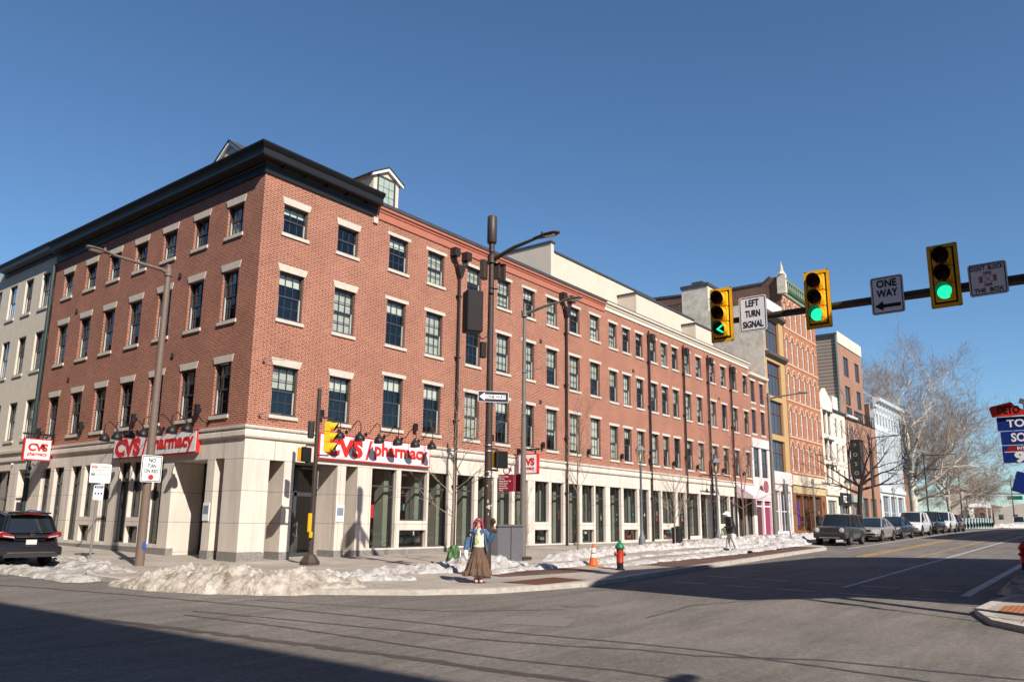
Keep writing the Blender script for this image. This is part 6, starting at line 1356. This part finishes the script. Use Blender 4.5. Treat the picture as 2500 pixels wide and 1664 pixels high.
tree('street_tree','thin bare street tree behind the orange traffic cone',(14.78,-4.3,gz(14.78,-4.3)),(*sap,whorl(2.1,5.3,11,2,.65)),TB,TW,22,3,1.3,.018,spread=.5,nkids=(3,5),bend=.25,twigr=.004)
s2=([(0,0,0),(0,0,1.2),(.0,0,2.4),(0,0,3.6)],[.04,.034,.022,.005])
tree('street_tree','small pale many twigged bare tree between the two lantern posts',(21.5,-5.84,gz(21.5,-5.84)),(*s2,whorl(1.1,3.0,18,3,.55)),TB,mat('pale tan twigs',(.50,.42,.33),.85,var=.15),23,2,1.15,.014,spread=.45,nkids=(5,8),bend=.2,twigr=.006)
tree('street_tree','bare street tree before the pink awning and round mauve sign',(31.1,-5.7,gz(31.1,-5.7)),([(0,0,0),(.05,0,1.6),(0,.0,2.6),(.05,.05,3.8),(.1,0,5.0)],[.06,.055,.045,.028,.008],[((.02,0,1.9),(-.9,.6,.5)),((.02,0,2.0),(.9,-.5,.45)),((.0,0,2.4),(-.6,.3,.8)),((.0,0,2.5),(.7,-.2,.9)),((.02,0,2.9),(-.4,-.3,1)),((.03,.02,3.3),(.4,.3,1)),((.04,.04,3.7),(-.2,.3,1))]),mat('brown young bark',(.15,.095,.075),.85),mat('red brown twigs',(.22,.13,.10),.85,var=.2),24,4,1.6,.026,spread=.55,nkids=(3,4),bend=.35,up_=.1,twigr=.006)
tree('dark_street_tree','black barked bare tree with wide forked limbs before the brick house and vertical sign',(60,-5.2,gz(60,-5.2)),([(0,0,0),(.0,.05,1.8),(0,-.05,3.0),(0,-.2,4.2)],[.27,.22,.21,.2],[((0,-.15,4.0),(-.3,.9,.75)),((0,-.2,4.1),(.1,-.9,.55)),((0,-.2,4.2),(0,-.25,1.1)),((0,-.1,4.0),(.2,.45,1.1)),((0,-.2,4.1),(-.3,-.6,1.0)),((0,-.1,3.7),(.3,-1.2,.35)),((0,-.1,3.4),(-.1,1.2,.45))]),DB,DB,31,5,3.0,.13,spread=.6,nkids=(3,4),bend=.4,up_=.08,twigr=.013,ratio=.68)
for i,(x,y,H_,sd,lb,lean) in enumerate([(112,.4,1.27,41,'huge bare white barked sycamore rising over the pale iron building',.15),(124,2.5,1.0,47,'bare sycamore behind the first one, its crown half hidden',.1),(135,-.6,.84,43,'bare white barked sycamore further down the street with wide rounded crown',-.1),(150,1.5,.62,44,'low bare sycamore at the right end of the sycamore group',-.2)]):
    z0=gz(x,y)
    tree('sycamore_tree',lb,(x,y,z0),([(0,0,0),(.1,.0,3*H_),(0,.1,6*H_),(.0,0,8*H_)],[.5*H_,.42*H_,.38*H_,.34*H_],[((0,0,5.2*H_),(.2,-1,.8)),((0,0,6.2*H_),(-.3,.9,1.2)),((0,0,7.8*H_),(.1,.25,1.3)),((0,0,7.8*H_),(-.2,-.5,1.3)),((0,0,7*H_),(.9,.1,1.0)),((0,0,6.8*H_),(-.9,-.3,1.0)),((0,0,4.4*H_),(-.3,-1,.35))]),SYB,SYT,sd,7,5.7*H_,.26*H_,spread=.55,nkids=(3,4),bend=.45,up_=.10,twigr=.0125,ratio=.71,group='bare sycamores beyond the houses')
t=thing('tree_watering_bag','wrinkled dark green watering bag with white label round the young tree','watering bag',(4.72,-5.68,gz(4.72,-5.68)))
g=MB()
def wb(u,v):
    a=2*math.pi*u; z=.62*v; r_=.27-.10*v+.02*math.sin(5*a+v*9)+.018*math.sin(9*a-6*v); return ((r_+.0)*math.cos(a)+.08*v,r_*.8*math.sin(a),z+.04*math.sin(2*a)*v)
g.grid(wb,60,14); g.build('bag',mat('green bag plastic',(.045,.10,.03),.5,var=.35,scale=9,bump=.5,bscale=9),t,smooth=60); g=MB(); g.obox((.22,-.16,.3),(.03,.12,.36),Matrix.Rotation(R(-35),3,'Z')); g.build('white_label',WHITE,t)

# ------------------------------------------------------------------ snow
def snowmat(name,c1,c2,sc,mix=(.4,.62)):
    m,t,b=principled(name,c1,.75,0,.3); L=t.links.new; tc=t.nodes.new('ShaderNodeTexCoord')
    n=t.nodes.new('ShaderNodeTexNoise'); n.inputs['Scale'].default_value=sc; n.inputs['Detail'].default_value=10; n.inputs['Roughness'].default_value=.72; L(tc.outputs['Object'],n.inputs[0])
    mr=t.nodes.new('ShaderNodeMapRange'); mr.inputs[1].default_value=mix[0]; mr.inputs[2].default_value=mix[1]; L(n.outputs[0],mr.inputs[0])
    mx=t.nodes.new('ShaderNodeMix'); mx.data_type='RGBA'; L(mr.outputs[0],mx.inputs[0]); mx.inputs[6].default_value=(*c2,1); mx.inputs[7].default_value=(*c1,1); L(mx.outputs[2],b.inputs['Base Color'])
    n2=t.nodes.new('ShaderNodeTexNoise'); n2.inputs['Scale'].default_value=14; n2.inputs['Detail'].default_value=8; n2.inputs['Roughness'].default_value=.7; L(tc.outputs['Object'],n2.inputs[0])
    bp=t.nodes.new('ShaderNodeBump'); bp.inputs['Strength'].default_value=1.; bp.inputs['Distance'].default_value=.09; L(n2.outputs[0],bp.inputs['Height']); L(bp.outputs[0],b.inputs['Normal']); return m
SNOW=snowmat('melting snow',(.66,.63,.61),(.36,.31,.27),3.2,(.36,.58)); DIRTY=snowmat('dirty snow',(.67,.60,.52),(.24,.18,.13),2.6,(.34,.62))
def snow(name,label,ridges,m,step=.1,thr=0.,base=0.,rough=.5,seed=0,sm=0):
    """height field around ridge polylines [(pts,(w..),(h..))], clipped at ground level"""
    allp=[p for rd in ridges for p in rd[0]]; mw=max(max(rd[1]) for rd in ridges); x0=min(p[0] for p in allp)-mw; x1=max(p[0] for p in allp)+mw; y0=min(p[1] for p in allp)-mw; y1=max(p[1] for p in allp)+mw
    nx=int((x1-x0)/step)+1; ny=int((y1-y0)/step)+1; hh={}
    for i in range(nx+1):
        for j in range(ny+1):
            x=x0+i*step; y=y0+j*step; best=-1
            for pts,ws,hs_ in ridges:
                for k in range(len(pts)-1):
                    ax,ay=pts[k]; bx_,by=pts[k+1]; dx=bx_-ax; dy=by-ay; L2=dx*dx+dy*dy; f=max(0,min(1,((x-ax)*dx+(y-ay)*dy)/L2)); d=math.hypot(x-ax-f*dx,y-ay-f*dy)
                    w=ws[k]+(ws[k+1]-ws[k])*f; 
                    if d>w*1.5: continue
                    h_=hs_[k]+(hs_[k+1]-hs_[k])*f
                    n1=noise.noise(Vector((x*.8,y*.8,seed))); n2=noise.noise(Vector((x*2.6,y*2.6,seed+4))); n3=noise.noise(Vector((x*7,y*7,seed+8)))
                    e=1-(d/w)**2+rough*(n1*.9+n2*.6+n3*.35); 
                    if e>0: v=h_*min(1,e)**.8*((.8+.5*n2+.35*n3) if not sm else (.9+.28*n1+.20*n2+.16*n3+.10*noise.noise(Vector((x*15,y*15,3)))))+.012+(.03*max(0,n3)); best=max(best,v)
            hh[i,j]=best if best>thr else -1
    mb=MB(); idx={}
    def vi(i,j):
        if (i,j) not in idx:
            x=x0+i*step+.3*step*noise.noise(Vector((i*1.7,j*1.3,2))); y=y0+j*step+.3*step*noise.noise(Vector((i*1.1,j*1.9,7))); idx[i,j]=len(mb.v); zz=hh.get((i,j),-1); mb.v.append((x,y,gz(x,y)+base+(zz if zz>0 else -.06)))
        return idx[i,j]
    for i in range(nx):
        for j in range(ny):
            if max(hh[i,j],hh[i+1,j],hh[i,j+1],hh[i+1,j+1])>0: mb.f.append((vi(i,j),vi(i+1,j),vi(i+1,j+1),vi(i,j+1))); mb.m.append(0)
    o=mb.build(name,m,fix=False,smooth=75); return tag(o,label,'snow',kind='stuff')
snow('snow_bank','white melting snow bank between kerb and shop fronts along the sidewalk',[([(1.2,-6.6),(3.0,-7.2),(5,-7.0),(6.0,-7.6)],(.7,.95,.85,.4),(.14,.26,.28,.12)),([(8.6,-7.2),(11,-6.5),(15,-6.1),(20,-6.3),(24,-7.0),(28,-8.2)],(.45,.8,.75,.6,.8,1.2),(.10,.22,.24,.22,.3,.4)),([(2.5,-9.0),(4.5,-8.9),(7.0,-9.1),(9.5,-9.2),(12,-8.8)],(.25,.35,.4,.35,.2),(.08,.12,.12,.12,.08))],SNOW,.08,rough=1.15,seed=1)
snow('snow_patches','thin broken snow patches along the kerb strip',[([(7.5,-10.3),(12,-10.4),(17,-10.6),(22,-10.6),(26.5,-10.2)],(.25,.35,.45,.5,.5),(.05,.07,.09,.12,.16)),([(13,-8.6),(19,-9.3),(24,-9.4)],(.2,.3,.4),(.05,.1,.15))],SNOW,.08,rough=1.5,seed=3)
snow('snow_bank_far','white snow bank in front of the ochre and brick storefronts',[([(27,-9.4),(29.5,-8.6),(33,-7.8),(42,-7.2),(60,-7.5)],(1.2,1.3,1.0,.7,.6),(.38,.42,.34,.26,.2)),([(120,-9),(140,-10)],(1.5,1.5),(.5,.6))],SNOW,.2,seed=5)
snow('dirty_snow_mound','big dirty grey brown plowed snow mound at the street corner',[([(-5.5,-3.9),(-5.0,-5.2),(-4.4,-6.3),(-3.5,-7.6),(-2.6,-8.5),(-2.0,-9.1)],(.6,1.0,1.15,1.1,.8,.4),(.24,.50,.54,.46,.34,.12))],DIRTY,.05,base=-.12,rough=.28,seed=8,sm=1)
snow('snow_tail','whiter snow trailing from the mound past the signal pole',[([(-3.0,-7.2),(-1.9,-7.0),(-.9,-7.5),(-.2,-8.4)],(.6,.7,.6,.35),(.25,.32,.22,.10))],SNOW,.07,rough=.6,seed=10)
snow('snow_left','melting snow around the sign post at the left kerb',[([(-3.9,5.5),(-3.7,3.6),(-4.3,1.6),(-4.9,0.2),(-4.6,-1.2)],(.5,.6,.8,.8,.6),(.12,.16,.2,.22,.16)),([(-6.2,2.4),(-6.0,.3),(-6.0,-2.2)],(.5,.55,.4),(.10,.14,.08))],snowmat('grey melting snow',(.64,.60,.56),(.30,.255,.215),2.4,(.40,.60)),.08,base=-.05,rough=.7,seed=12)
snow('snow_right','dirty snow heap in the shade at the near right corner',[([(8.2,-22.0),(10.5,-22.1),(12.5,-22.3)],(.5,.6,.4),(.12,.25,.1))],DIRTY,.1,seed=14)
g=MB(); g.lathe((-6.6,1.2,rz_(-6.6,1.2)+.006),[(.55,0),(.55,.001),(0,.002)],20); o=g.build('puddle',principled('still water',(.02,.018,.015),.03,0,.8)[0]); o.scale=(1,1,1); tag(o,'small dark meltwater puddle at the left kerb','puddle')
